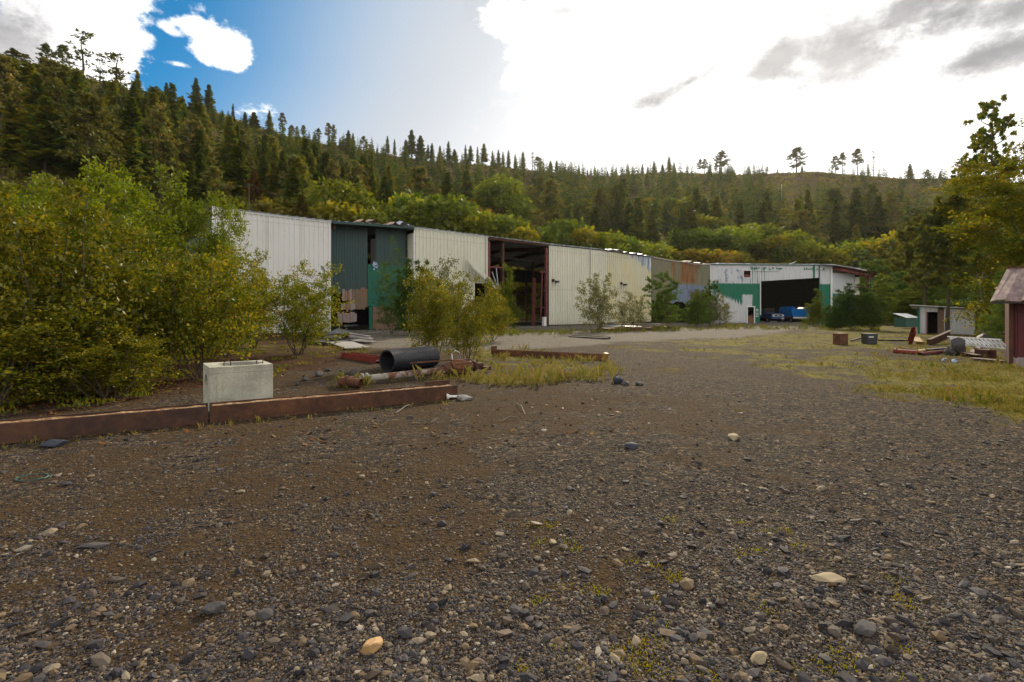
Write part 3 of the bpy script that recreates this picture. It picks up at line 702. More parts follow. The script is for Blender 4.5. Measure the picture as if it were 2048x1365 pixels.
def shrub_kit(h, wd, seed, stems=7, twigs=16, per=22, leaf=.07, mat='shrub_leaves', bark='bark', upright=.55, sub=2, lw=.5, flat=0.0, low=.15, thick=.012, droop=0.0):
    """many-stemmed shrub: curved stems, side twigs with twiglets, leaves set along every twig"""
    rg = np.random.default_rng(seed); mb = MB(); LC = []; LD = []
    for s in range(stems):
        a = s * 2.4 + rg.normal(0, .5); H = h * rg.uniform(.6, 1.0) if s else h
        out = wd * .5 * rg.uniform(.15, .75) * (1 if s else .2)
        b = np.array([math.cos(a), math.sin(a), 0]); pts = []; p0 = b * rg.uniform(0, .07) * wd * .5
        q1, q2 = rg.normal(0, .035 * h, 2)
        for i in range(9):
            t = i / 8; pts.append(p0 + b * out * t ** upright * 1.0 + np.array([q1 * math.sin(t * 5), q2 * math.sin(t * 4 + 1), H * t]))
        r0 = thick * .6 * h * rg.uniform(.6, 1)
        mb.tube([tuple(p) for p in pts], [r0 * (1 - .9 * i / 8) + .002 for i in range(9)], 6)
        pts = np.array(pts)
        for k in range(twigs):
            t = low + (1 - low) * (k + rg.random()) / twigs; f = t * 8; i = min(int(f), 7); p = pts[i] + (pts[i + 1] - pts[i]) * (f - i)
            aa = rg.uniform(0, 6.283); TL = wd * .42 * (1.12 - t) ** .75 * rg.uniform(.45, 1.15) + .05 * h
            up = rg.uniform(.15, .9) * (1 - flat) - droop
            d = np.array([math.cos(aa), math.sin(aa), up]); d += b * .4 * (1 - flat); d /= np.linalg.norm(d)
            e = p + d * TL; m = (p + e) / 2 + np.array([0, 0, (.08 - .1 * flat) * TL])
            mb.tube([tuple(p), tuple(m), tuple(e + np.array([0, 0, -droop * .3 * TL]))], [r0 * .2 * (1 - t * .6), r0 * .12 * (1 - t * .6), .001], 3, cap=False)
            for q in range(sub + 1):
                if q == 0: A, B = p + (e - p) * .15, e
                else:
                    s0 = rg.uniform(.2, .85); A = p + (e - p) * s0; dv = d + rg.normal(0, .75, 3) * np.array([1, 1, .6 * (1 - flat) + .08]); B = A + dv / np.linalg.norm(dv) * TL * .45
                m_ = per if q == 0 else max(3, int(per * .6)); tt = rg.uniform(.0, 1.05, m_)
                LC.append(A + (B - A) * tt[:, None] + rg.normal(0, .018 * h * .5 + leaf * .35, (m_, 3)) * np.array([1, 1, 1 - .6 * flat]))
                bd = (B - A) / (np.linalg.norm(B - A) + 1e-6)
                LD.append(bd[None] * .6 + rg.normal(0, .7, (m_, 3)) * np.array([1, 1, 1 - .7 * flat]) + np.array([0, 0, -droop]))
    C = np.concatenate(LC); D = np.concatenate(LD); n = len(C); LL = leaf * rg.uniform(.55, 1.25, n)
    N = rg.normal(0, 1 - .5 * flat, (n, 3)); N[:, 2] += .8 + flat
    V, Fc, rn = leafset(C, D, N, LL, LL * lw, np.repeat(rg.random(len(LC)), [len(c) for c in LC]) * .55 + rg.random(n) * .45)
    return mb.mesh('stems', bark, True), npmesh('foliage', V, Fc, mat, dict(rnd=rn))
def plant(name, kit, loc, h, kh, rz, label, cat, group, wide=1.0, parts=('trunk', 'crown'), tilt=0.0):
    s = h / kh; o = empty(name, loc, rz, label, cat, group); o.scale = (s * wide, s * wide, s); o.rotation_euler[0] = tilt
    link(parts[0], kit[0], o); link(parts[1], kit[1], o); return o
SF = ('stems', 'foliage')

# ------------------------------------------------------------------ forest on the hill
firs = [fir_kit(20, r, s, nb, 7, 'needles', z0, pw) for r, s, nb, z0, pw in [(3.1, 1, 240, .05, .85), (2.6, 2, 230, .12, .8), (3.6, 3, 260, .04, .95), (2.3, 4, 210, .18, .7), (3.0, 5, 230, .25, .75)]]
pines = [pine_kit(20, r, s, nb, 'pine_needles', z0) for r, s, nb, z0 in [(3.4, 11, 62, .4), (3.0, 12, 54, .5), (3.8, 13, 70, .3), (2.6, 14, 46, .45)]]
rustfir = fir_kit(12, 2.4, 21, 170, 7, 'rust_needles', .04, .9)
snagkit = pine_kit(20, 1.6, 31, 30, 'pine_needles', .3, 2, 7, .03)
broads = [broad_kit(10, wd, s, 22, 5200, .048, 'green_leaves') for wd, s in [(9, 1), (8, 2), (10.5, 3)]]
ybroads = [broad_kit(8, wd, s, 18, 4200, .055, 'yellow_leaves') for wd, s in [(6, 5), (7.5, 6)]]
obroads = [broad_kit(6, wd, s, 16, 3000, .065, 'orange_leaves', .05) for wd, s in [(6, 8), (7, 9)]]
FR = np.random.default_rng(77); jobs = []
def hill_at(u, Y):
    x = (u - 1024) / F * Y; return x, Y, float(hill_z(x, Y))
def sector(u):
    for a, b in [(330, 'above the far left shrubs'), (670, 'above the white metal wall'), (830, 'above the dark green wall'), (975, 'above the left cream wall'), (1100, 'above the open bay'), (1300, 'above the long cream wall'), (1425, 'above the rusty green wall'), (1670, 'above the garage front'), (1830, 'right of the garage')]:
        if u < a: return b
    return 'above the small white shed'
def addtree(kind, u, Y, h, band, wide=1.0):
    x, y, z = hill_at(u, Y); jobs.append((h / Y, kind, x, y, z, h, band, u, wide))
# skyline trees read off the photo: column, row of the top, kind, width
sky_t = [(28, 100, 'pine', 1.3), (50, 110, 'pine', 1.3), (92, 90, 'pine', 1.25), (125, 92, 'pine', 1.1), (165, 66, 'snag', 1.5), (200, 112, 'snag', 1.3), (233, 110, 'snag', 1.7), (275, 142, 'fir', 1.1), (333, 166, 'fir', 1), (392, 157, 'fir', .8), (418, 170, 'fir', .9), (365, 192, 'fir', .9), (466, 208, 'fir', .7), (445, 222, 'fir', .8), (490, 225, 'fir', .8), (508, 225, 'fir', 1), (539, 222, 'fir', .8), (565, 228, 'pine', 1), (583, 252, 'pine', .9), (594, 254, 'pine', .8), (607, 252, 'pine', .9), (637, 258, 'pine', 1), (657, 248, 'pine', .9), (667, 251, 'pine', .8), (680, 275, 'fir', .8), (697, 261, 'fir', 1), (706, 267, 'fir', .9), (727, 274, 'pine', 1), (740, 288, 'fir', 1), (754, 296, 'fir', .8), (775, 273, 'fir', 1), (789, 279, 'fir', .8), (812, 280, 'fir', 1), (823, 260, 'fir', 1), (841, 272, 'fir', 1.2), (856, 290, 'fir', .7), (864, 287, 'fir', .8), (880, 292, 'fir', .9), (897, 283, 'fir', .7), (909, 299, 'fir', .8), (931, 290, 'fir', .7), (941, 292, 'fir', .8), (955, 294, 'fir', .7), (968, 288, 'fir', .9), (985, 302, 'fir', .8), (997, 300, 'fir', .7), (1006, 304, 'fir', .7), (1017, 301, 'fir', .8), (1030, 310, 'fir', .7), (1046, 304, 'fir', .9), (1065, 306, 'snag', .9), (1075, 315, 'pine', 1.2), (1101, 323, 'fir', 1), (1113, 322, 'fir', .7), (1125, 336, 'fir', .9), (1136, 333, 'fir', .9), (1148, 340, 'fir', .7), (1166, 338, 'fir', .7), (1175, 339, 'fir', .9), (1190, 342, 'pine', 1), (1215, 342, 'fir', .8), (1232, 338, 'fir', .8), (1254, 328, 'snag', .7), (1264, 345, 'fir', .7), (1285, 328, 'fir', .9), (1296, 334, 'fir', .8), (1308, 322, 'fir', .9), (1325, 329, 'fir', .9), (1338, 314, 'fir', .8), (1348, 328, 'fir', .6), (1400, 320, 'pine', .9), (1409, 319, 'pine', .9), (1420, 329, 'fir', .7), (1432, 327, 'pine', .8), (1443, 304, 'pine', 1.2), (1455, 338, 'fir', .8), (1468, 342, 'fir', .7), (1519, 338, 'fir', .6), (1535, 334, 'pine', .8), (1555, 340, 'fir', .8), (1593, 297, 'pine', 1.2), (1604, 332, 'fir', .9), (1671, 314, 'pine', 1), (1685, 307, 'pine', 1), (1715, 300, 'pine', 1.1), (1736, 326, 'fir', .6), (1747, 303, 'snag', .8), (1771, 336, 'snag', .5), (1820, 328, 'fir', 1.0), (1855, 340, 'pine', .9), (1880, 345, 'fir', .8)]
for u, v, k, wd in sky_t:
    Y = float(ridge_d(u)) * (.985 if u > 560 else .95)
    if k == 'snag' and u < 300: Y *= .80
    x, y, z = hill_at(u, Y); top = CAMH + (HOR - v) / F * Y; h = max(top - z, 5)
    jobs.append((h / Y + .2, k, x, y, z, h, 'sky', u, wd * (1.35 if h > 12 else 1.6) * float(FR.uniform(.72, 1.25))))
# the wooded slope
def fill(n, u0, u1, t0, t1, kinds, hh, band, dens=None, wide=(1.0, 1.5)):
    c = 0; tries = 0
    while c < n and tries < n * 30:
        tries += 1; u = FR.uniform(u0, u1); t = t0 + (t1 - t0) * FR.random() ** .9
        B, R = float(foot_d(u)), float(ridge_d(u)); Y = B + (R - B) * t; hh_ = FR.uniform(*hh)
        x_, y_, z_ = hill_at(u, Y); cap = CAMH + (HOR - (float(ridge(u)) - (14 if u < 560 else 26) + FR.uniform(-6, 10))) / F * Y - z_
        hh_ = min(hh_, cap)
        if hh_ < 7: continue
        if dens is not None and FR.random() > dens(u, t): continue
        addtree(kinds[FR.integers(len(kinds))], u, Y, hh_, band, FR.uniform(*wide) * (1 if hh_ > 12 else 1.3)); c += 1
cl = lambda u, t: float(sstep(fbm(u * .02, t * 7, 55), .35, .55))
fill(80, -180, 640, .50, .97, ['fir', 'pine', 'pine'], (12, 24), 'up')
fill(64, -150, 640, .26, .62, ['fir', 'fir', 'fir', 'pine'], (15, 26), 'mid')
fill(34, 130, 700, .12, .34, ['fir', 'fir', 'pine'], (12, 22), 'low')
fill(240, 540, 1180, .30, .98, ['fir', 'pine', 'fir', 'pine'], (9, 22), 'up', cl)
fill(90, 560, 1250, .10, .42, ['fir', 'fir', 'pine'], (11, 22), 'mid', cl)
fill(240, 1080, 1520, .28, .98, ['fir', 'pine', 'fir', 'pine'], (9, 23), 'up')
fill(90, 1150, 1560, .10, .40, ['fir', 'fir'], (12, 22), 'mid')
fill(150, 1480, 2200, .25, .97, ['fir', 'pine', 'fir'], (12, 20), 'up', cl)
fill(60, 1500, 2200, .08, .34, ['fir', 'fir', 'pine'], (14, 24), 'mid')
# named by eye: the big dark firs and the rust-brown ones
for u, v, Y, k, wd in [(460, 232, 135, 'fir', 1.1), (770, 350, 112, 'fir', 1.15), (745, 350, 118, 'fir', .9), (508, 340, 92, 'rust', 1.0), (603, 388, 84, 'rust', 1.15), (1350, 455, 128, 'fir', .9), (1577, 464, 128, 'fir', 1), (1712, 450, 135, 'fir', 1), (1010, 400, 150, 'fir', 1), (1112, 430, 120, 'pine', 1.1), (1075, 425, 115, 'pine', 1.1), (345, 168, 150, 'fir', 1.1), (300, 250, 120, 'fir', 1.2), (230, 290, 110, 'fir', 1.1), (60, 250, 95, 'fir', 1.3), (20, 200, 100, 'fir', 1.2), (170, 250, 105, 'fir', 1.1), (250, 200, 130, 'pine', 1.2), (110, 130, 125, 'pine', 1.4), (400, 260, 118, 'fir', 1.2), (530, 270, 150, 'fir', 1.1), (590, 330, 120, 'fir', .9)]:
    x, y, z = hill_at(u, Y); h = CAMH + (HOR - v) / F * Y - z
    jobs.append((h / Y + .3, k, x, y, z, h, 'foot', u, wd))
# broadleaf belt at the foot of the slope
for u, v, Y, k, wd in [(690, 375, 98, 'broad', 1.1), (650, 385, 104, 'broad', 1), (700, 408, 92, 'ybroad', 1.1), (735, 418, 90, 'broad', 1), (865, 402, 100, 'broad', 1.3), (830, 400, 104, 'ybroad', 1.0), (905, 425, 98, 'ybroad', 1.1), (940, 418, 108, 'obroad', 1.1), (985, 432, 100, 'broad', 1.1), (1010, 440, 99, 'broad', 1), (1030, 450, 98, 'ybroad', 1), (1000, 365, 155, 'broad', 1.1), (965, 370, 160, 'ybroad', .9), (1140, 448, 106, 'broad', 1), (1170, 470, 102, 'ybroad', .9), (1210, 475, 106, 'broad', 1.2), (1245, 480, 108, 'broad', 1.2), (1290, 485, 112, 'broad', 1.1), (1335, 500, 116, 'orange', 1.4), (1365, 502, 112, 'orange', 1.4), (1395, 503, 116, 'orange', 1.4), (1440, 508, 118, 'orange', 1.2), (1425, 470, 128, 'broad', 1.3), (1380, 465, 130, 'broad', 1.2), (1465, 458, 132, 'broad', 1.3), (1520, 450, 140, 'broad', 1.3), (1480, 500, 122, 'ybroad', 1.1), (1300, 395, 210, 'ybroad', 1.3), (1340, 400, 205, 'broad', 1.3), (1370, 398, 200, 'ybroad', 1), (1410, 435, 150, 'ybroad', 1.1), (1435, 438, 155, 'broad', .9), (1540, 480, 128, 'obroad', 1.4), (1615, 485, 120, 'ybroad', 1.2), (1590, 470, 126, 'broad', 1), (1665, 488, 122, 'broad', 1.1), (1700, 500, 124, 'broad', 1.1), (1740, 478, 124, 'broad', 1.2), (1795, 470, 118, 'ybroad', 1), (1780, 490, 120, 'broad', 1.1), (1830, 480, 120, 'broad', 1.2), (1630, 420, 220, 'obroad', 1.1), (560, 395, 96, 'obroad', 1.0), (480, 400, 88, 'ybroad', 1.0), (820, 430, 96, 'broad', 1.1), (775, 425, 96, 'ybroad', .9), (1060, 462, 100, 'obroad', 1), (1100, 470, 101, 'broad', 1.1)]:
    x, y, z = hill_at(u, Y); h = max(CAMH + (HOR - v) / F * Y - z, 4)
    jobs.append((h / Y + .3, k, x, y, z, h, 'foot', u, wd))
# orange-brown thickets on the bank behind the left shrubs
for i in range(30):
    u = FR.uniform(-120, 430); Y = float(foot_d(u)) + FR.uniform(0, 26); addtree(['orange', 'obroad', 'ybroad'][FR.integers(3)], u, Y, FR.uniform(3.2, 5.5), 'bank', 1.3)
for i in range(26):
    u = FR.uniform(820, 1900); Y = float(foot_d(u)) + FR.uniform(-2, 20); addtree(['broad', 'ybroad', 'broad'][FR.integers(3)], u, Y, FR.uniform(6, 9.5), 'foot', 1.2)
for i in range(34):
    u = FR.uniform(640, 1950); t = FR.uniform(.2, .8); Y = float(foot_d(u)) * (1 - t) + float(ridge_d(u)) * t; addtree(['broad', 'ybroad', 'ybroad'][FR.integers(3)], u, Y, FR.uniform(5, 9), 'midb', 1.2)
for i in range(16):
    u = FR.uniform(1780, 2250); Y = FR.uniform(85, 125); addtree(['broad', 'ybroad'][FR.integers(2)], u, Y, FR.uniform(8, 13), 'foot', 1.2)
jobs.sort(key=lambda j: -j[0])
KN = {'fir': ('fir_tree', 'dark green fir', 'fir tree'), 'pine': ('pine_tree', 'bare-trunked olive pine', 'pine tree'), 'snag': ('thin_pine_tree', 'thin ragged sparse pine', 'pine tree'), 'rust': ('rusty_conifer', 'rust brown conifer', 'conifer'),
      'broad': ('broadleaf_tree', 'rounded green broadleaf tree', 'tree'), 'ybroad': ('yellowing_tree', 'yellow-green broadleaf tree', 'tree'), 'obroad': ('autumn_tree', 'brownish autumn broadleaf tree', 'tree'), 'orange': ('autumn_tree', 'low orange-gold autumn tree', 'tree')}
BD = {'sky': 'on the skyline', 'up': 'high on the hillside', 'mid': 'halfway up the hillside', 'low': 'low on the hillside', 'foot': 'at the foot of the hill', 'bank': 'on the brown bank', 'midb': 'among the firs on the slope'}
cnt = 0; late = []; idx = {}
for sc_, k, x, y, z, h, band, u, wide in jobs:
    con = k in ('fir', 'pine', 'snag', 'rust')
    if con and cnt >= 300: late.append((x, y, z, h, wide)); continue
    if con: cnt += 1
    idx[k] = idx.get(k, 0) + 1; i = idx[k]
    kit, kh = {'fir': (firs[i % 5], 20), 'pine': (pines[i % 4], 20), 'snag': (snagkit, 20), 'rust': (rustfir, 12), 'broad': (broads[i % 3], 10), 'ybroad': (ybroads[i % 2], 8), 'obroad': (obroads[i % 2], 6), 'orange': (obroads[(i + 1) % 2], 6)}[k]
    nm, ds, ct = KN[k]; lab = f'{ds} {BD[band]} {sector(u)}'
    plant(nm, kit, (x, y, z - .3), h + .3, kh, FR.uniform(0, 6.28), lab, ct, lab, wide)
# conifers too far and small to be told apart
Vf, Ff, Rf = [], [], []; off = 0
lod = []
for s in range(3):
    rg = np.random.default_rng(200 + s); nb = 46; t = (np.arange(nb) + rg.random(nb)) / nb; z = t * .95 + .05; L = .15 * (1 - t) ** .8 * rg.uniform(.6, 1.1, nb) + .012; a = np.arange(nb) * 2.4
    C = np.repeat(np.stack([0 * t, 0 * t, z], -1), 3, 0); a3 = np.repeat(a, 3) + np.tile([-.5, 0, .5], nb); D = np.stack([np.cos(a3), np.sin(a3), np.full(nb * 3, -.25)], -1)
    N = np.stack([rg.normal(0, .5, nb * 3), rg.normal(0, .5, nb * 3), np.ones(nb * 3)], -1)
    V, Fc, rn = leafset(C, D, N, np.repeat(L, 3) * 1.1, np.repeat(L, 3) * .55 + .01, np.repeat(rg.random(nb), 3)); lod.append((V, Fc, rn))
for i, (x, y, z, h, wide) in enumerate(late):
    V, Fc, rn = lod[i % 3]; g = FR.uniform(0, 6.28); c, s_ = math.cos(g), math.sin(g)
    W = V @ np.array([[c, s_, 0], [-s_, c, 0], [0, 0, 1]]) * np.array([wide, wide, 1]) * h
    Vf.append(W + [x, y, z]); Ff.append(Fc + off); Rf.append(rn * .5 + FR.random() * .5); off += len(V)
if Vf: tag(link('distant_conifers', npmesh('distant_conifers', np.concatenate(Vf), np.concatenate(Ff), 'needles', dict(rnd=np.concatenate(Rf)))), label='distant small conifers filling the wooded slope', kind='stuff', cat='trees')
# brush on the open slope
n = 13000; u = RNG.uniform(-150, 2200, n); t = np.where(np.arange(n) < 10500, RNG.random(n) ** .8, RNG.uniform(.93, 1.0, n)); Y = foot_d(u) * (1 - t) + ridge_d(u) * t * .99; X = (u - 1024) / F * Y; Z = hill_z(X, Y); per = 16
C = np.repeat(np.stack([X, Y, Z], -1), per, 0); rr = np.repeat(RNG.uniform(.5, 2.1, n), per); D = RNG.normal(0, 1, (n * per, 3)); D[:, 2] = np.abs(D[:, 2]); D /= np.linalg.norm(D, axis=1, keepdims=True)
C = C + D * rr[:, None] * RNG.uniform(.3, 1, (n * per, 1)); LL = rr * .6
V, Fc, rn = leafset(C, D + RNG.normal(0, .6, D.shape), RNG.normal(0, 1, D.shape), LL, LL * .7, np.repeat(np.clip(fbm(X * .05, Y * .05, 12) * 1.1 - .1 + RNG.normal(0, .12, n), 0, 1), per))
tag(link('hillside_brush', npmesh('hillside_brush', V, Fc, 'brush', dict(rnd=rn))), label='low brown and yellow brush covering the open hillside', kind='stuff', cat='brush')

# ================================================================== THE LONG WAREHOUSE
P0 = Vector((-20.8, 34.8, 0)); P1 = Vector((28.9, 73.0, 0)); DW = (P1 - P0); LW = DW.length; WA = math.atan2(DW.y, DW.x); DW.normalize()
def aw(u, off=0.0):
    """distance along the warehouse wall seen in photo column u; off = metres behind the wall line"""
    q = P0 + Vector((-DW.y, DW.x, 0)) * off; k = (u - 1024) / F
    return (k * q.y - q.x) / (DW.x - k * DW.y)
HW = [(aw(u), CAMH + (HOR - v) / F * (P0 + DW * aw(u)).y) for u, v in [(425.8, 415.2), (662.5, 442.9), (826.5, 454.4), (976.4, 473.5), (1096, 488.5), (1199, 499), (1302, 513.8), (1349.7, 522.5), (1367, 524.0), (1395.8, 529.5), (1420, 528.5)]]
def roofz(a): return float(np.interp(a, [p[0] for p in HW], [p[1] for p in HW]))
def rib_sheet(name, mat, a0, a1, zb, zt, parent, y=0.0, pitch=.36, depth=.11, thick=.03, flip=1, label=None, wav=0.0, back=True):
    """standing-rib wall sheet in the parent's frame: along x from a0 to a1, facing -y"""
    mb = MB(); xs = [a0]; ys = [0]
    n = max(1, int(round((a1 - a0) / pitch))); p = (a1 - a0) / n
    for i in range(n):
        b = a0 + i * p
        for f, d in ((.36, 0), (.44, 1), (.60, 1), (.68, 0)): xs.append(b + f * p); ys.append(-depth * d)
        if i < n - 1: continue
    xs.append(a1); ys.append(0)
    fb = zb if callable(zb) else (lambda a: zb); ft = zt if callable(zt) else (lambda a: zt)
    m = len(xs); V = []; rows = 5 if wav else 2
    for r in range(rows):
        f = r / (rows - 1)
        for i in range(m):
            w_ = wav * (float(vnoise(xs[i] * .8, f * 3.1, 5)) - .5) * 2
            V.append((xs[i], y + (ys[i] + w_) * flip, fb(xs[i]) + (ft(xs[i]) - fb(xs[i])) * f))
    Fq = []
    for r in range(rows - 1):
        for i in range(m - 1): Fq.append((r * m + i, r * m + i + 1, (r + 1) * m + i + 1, (r + 1) * m + i))
    nb = len(V)
    for r in range(rows):
        f = r / (rows - 1)
        for i in range(m): V.append((xs[i], y + thick * flip + (wav * (float(vnoise(xs[i] * .8, f * 3.1, 5)) - .5) * 2) * flip, fb(xs[i]) + (ft(xs[i]) - fb(xs[i])) * f))
    for r in range(rows - 1):
        for i in range(m - 1): Fq.append((nb + r * m + i + 1, nb + r * m + i, nb + (r + 1) * m + i, nb + (r + 1) * m + i + 1))
    for i in range(m - 1):
        Fq.append((i, i + 1, nb + i + 1, nb + i)); t = (rows - 1) * m; Fq.append((t + i + 1, t + i, nb + t + i, nb + t + i + 1))
    for i in (0, m - 1):
        for r in range(rows - 1): Fq.append((r * m + i, (r + 1) * m + i, nb + (r + 1) * m + i, nb + r * m + i))
    mb.v = V; mb.f = Fq
    o = mb.build(name, mat, parent)
    if label: o['label'] = label
    return o
W = empty('warehouse', P0, WA, 'long derelict metal warehouse with white, green, cream and rusty wall panels and an open bay', 'warehouse')
A = {u: aw(u) for u in (425, 662, 672, 735, 825, 828, 976, 985, 1095, 1098, 1285, 1303, 1420)}
DEPTH = 22.0
top = lambda a: roofz(a) - .12
rib_sheet('wall_panel', 'white_sheet', A[425] + .15, A[662], .05, top, W, label='dented white ribbed metal wall panel', wav=.03)
REC = 1.1
rib_sheet('wall_panel', 'dark_green_sheet', aw(662, 0) + .02, aw(735, REC), 3.15, top, W, y=REC, pitch=.23, depth=.02, label='dark green metal wall panel set back from the white one')
rib_sheet('wall_panel', 'dark_green_sheet', aw(751, REC), aw(812, REC) , 5.6, top, W, y=REC, pitch=.23, depth=.02, label='dark green metal wall panel right of the narrow gap', wav=.03)
rib_sheet('wall_panel', 'dark_green_sheet', aw(812, REC), aw(825, 0) , 2.7, top, W, y=REC + .01, pitch=.23, depth=.05, label='buckled dark green strip with pale streaks', wav=.12)
rib_sheet('wall_panel', 'bright_green_sheet', aw(735, REC), aw(812, REC), 2.1, lambda a: 5.7, W, y=REC - .06, pitch=.6, depth=.015, label='bright emerald green lower wall panel')
# return walls of the recess
for a_, m_ in ((A[662] - .02, 'white_sheet'), (aw(827), 'cream_sheet')):
    MB().box((a_, REC / 2 + .03, 4.3), (.05, REC, 8.6)).build('return_wall', m_, W)
rib_sheet('wall_panel', 'cream_sheet', A[828], A[976] - .02, lambda a: .2 if a < aw(948) else 4.4, top, W, label='cream ribbed metal wall panel left of the open bay', wav=.02)
# torn cream sheet bent outwards beside the bay
tb = MB(); n = 9
for i in range(n):
    f0, f1 = i / n, (i + 1) / n
    xa, xb = aw(930) + (aw(978) - aw(930)) * f0, aw(930) + (aw(978) - aw(930)) * f1
    for (p, q, o_) in ((xa, xa + (xb - xa) * .6, 0.0), (xa + (xb - xa) * .6, xb, .06)):
        tb.prism([(p, -.35 - o_, 6.75 - 1.9 * f0), (q, -.35 - o_, 6.75 - 1.9 * f0 - .15), (q, -1.5 - o_, 5.5 - 2.0 * f0), (p, -1.5 - o_, 5.6 - 2.0 * f0)], (0, .02, .02))
tb.build('bent_sheet', 'cream_sheet', W, label='cream sheet torn loose and folded outwards')
rib_sheet('wall_panel', 'cream_sheet', A[1098], aw(1213), .25, top, W, label='cream ribbed metal wall panel right of the open bay')
rib_sheet('wall_panel', 'cream_bare_sheet', aw(1213) + .005, A[1303] - .05, .4, top, W, label='cream wall panel worn to bare silver at its upper right', wav=.015)
rib_sheet('wall_panel', 'rusty_green_sheet', A[1303] + .03, A[1420] - .1, lambda a: 2.4 + 1.1 * float(fbm(a * .9, 3.3, 4)), top, W, pitch=.27, depth=.05, label='sagging rusty green and galvanised wall panel, open below', wav=.05)
MB().box((A[1303] - .01, .02, 4.6), (.09, .14, 8.2)).build('corner_trim', 'dark_steel', W)
MB().box((A[425] + .05, .0, 4.5), (.16, .16, 8.95)).build('corner_trim', 'white_paint', W)
MB().box((aw(827) + .04, -.03, 4.3), (.1, .1, 8.3)).build('corner_trim', 'white_paint', W)
for i in range(26):
    a_ = A[425] + 1 + i * 2.44
    if A[662] - .3 < a_ < A[828] + .3 or A[976] - .3 < a_ < A[1098] + .3 or a_ > A[1303] - .3: continue
    MB().box((a_, -.02, (top(a_) + .5) / 2), (.035, .05, top(a_) - .5)).build('lap_seam', 'dull_metal' if i % 3 == 0 else 'cream_sheet', W)
# roof: ribbed sheets on two low slopes
def roof_sheet(a0, a1, mat, over=.18):
    mb = MB(); n = int((a1 - a0) / .61); p = (a1 - a0) / n; prof = []
    for i in range(n):
        b = a0 + i * p; prof += [(b, 0), (b + .55 * p, 0), (b + .62 * p, .05), (b + .82 * p, .05), (b + .9 * p, 0)]
    prof.append((a1, 0)); V = []; Fq = []; m = len(prof)
    st = [(-over, 0.0), (4.0, .32), (DEPTH / 2, .85), (DEPTH + .3, -.05)]
    for (y, dz) in st:
        for (x, h) in prof: V.append((x, y, roofz(x) + dz + h))
    for (y, dz) in st:
        for (x, h) in prof: V.append((x, y, roofz(x) + dz + h - .025))
    o = len(st) * m
    for r in range(len(st) - 1):
        for i in range(m - 1):
            Fq.append((r * m + i, r * m + i + 1, (r + 1) * m + i + 1, (r + 1) * m + i)); Fq.append((o + r * m + i + 1, o + r * m + i, o + (r + 1) * m + i, o + (r + 1) * m + i + 1))
    for i in range(m - 1): Fq.append((i, i + 1, o + i + 1, o + i))
    mb.v = V; mb.f = Fq; return mb.build('roof', mat, W)
roof_sheet(A[425], A[662] + .1, 'galvanised'); roof_sheet(A[662] + .12, A[828], 'galvanised'); roof_sheet(A[828] + .02, A[1303], 'galvanised'); roof_sheet(A[1303] + .02, A[1420] + .3, 'rusted_roof')
def trim(a0, a1, dz, wd, ht, mat, y=-.07, name='eave_trim', seg=1.2):
    mb = MB(); n = max(1, int((a1 - a0) / seg)); xs = [a0 + (a1 - a0) * i / n for i in range(n + 1)]
    mb.tube
    V = []; Fq = []
    for x in xs:
        z = roofz(x) + dz
        V += [(x, y - wd / 2, z - ht / 2), (x, y + wd / 2, z - ht / 2), (x, y + wd / 2, z + ht / 2), (x, y - wd / 2, z + ht / 2)]
    for i in range(n):
        b = i * 4
        for k in range(4): Fq.append((b + k, b + (k + 1) % 4, b + 4 + (k + 1) % 4, b + 4 + k))
    Fq += [(3, 2, 1, 0), (n * 4, n * 4 + 1, n * 4 + 2, n * 4 + 3)]
    mb.v = V; mb.f = Fq; return mb.build(name, mat, W)
trim(A[425], A[662], -.09, .04, .12, 'white_paint'); trim(A[662] + .1, A[825], -.10, .30, .20, 'dark_green_sheet', -.1)
trim(A[828], A[976], -.09, .04, .09, 'white_paint'); trim(A[1098], A[1303], -.09, .04, .08, 'dark_steel'); trim(A[1303] + .1, A[1420], -.04, .07, .09, 'white_paint', -.09)
trim(A[976], A[1095], -.14, .16, .22, 'dark_rust', .02)
# crumpled flashing on the roof edge over the dark green part and near the right end
for (u0, dz, L, hgt, m_) in ((735, .12, 1.9, .38, 'rusted_roof'), (788, .04, 2.0, .30, 'rusted_roof'), (808, .1, 1.6, .42, 'galvanised'), (1235, .1, 5.5, .22, 'galvanised'), (1388, .1, 4.6, .3, 'rusted_roof'), (1275, .08, 2.6, .2, 'galvanised')):
    a_ = aw(u0); mb = MB(); V = []; n = 8
    for i in range(n + 1):
        f = i / n; x = a_ + L * (f - .5); z = roofz(x) + dz + hgt * math.sin(f * 3.14) * (.6 + .4 * math.sin(f * 11 + u0))
        V += [(x, -.35 + .1 * math.sin(i * 2.1), z - .12 * (i % 2) - .05), (x, .5, z + .06), (x, 1.2, z + .0)]
    V += [(v[0], v[1] + .01, v[2] - .03) for v in V]; k = 3 * (n + 1); Fq = []
    for i in range(n):
        for c in (0, 1):
            q = (i * 3 + c, i * 3 + c + 1, i * 3 + c + 4, i * 3 + c + 3); Fq += [q, tuple(k + w_ for w_ in reversed(q))]
    mb.v = V; mb.f = Fq; mb.build('loose_flashing', m_, W)
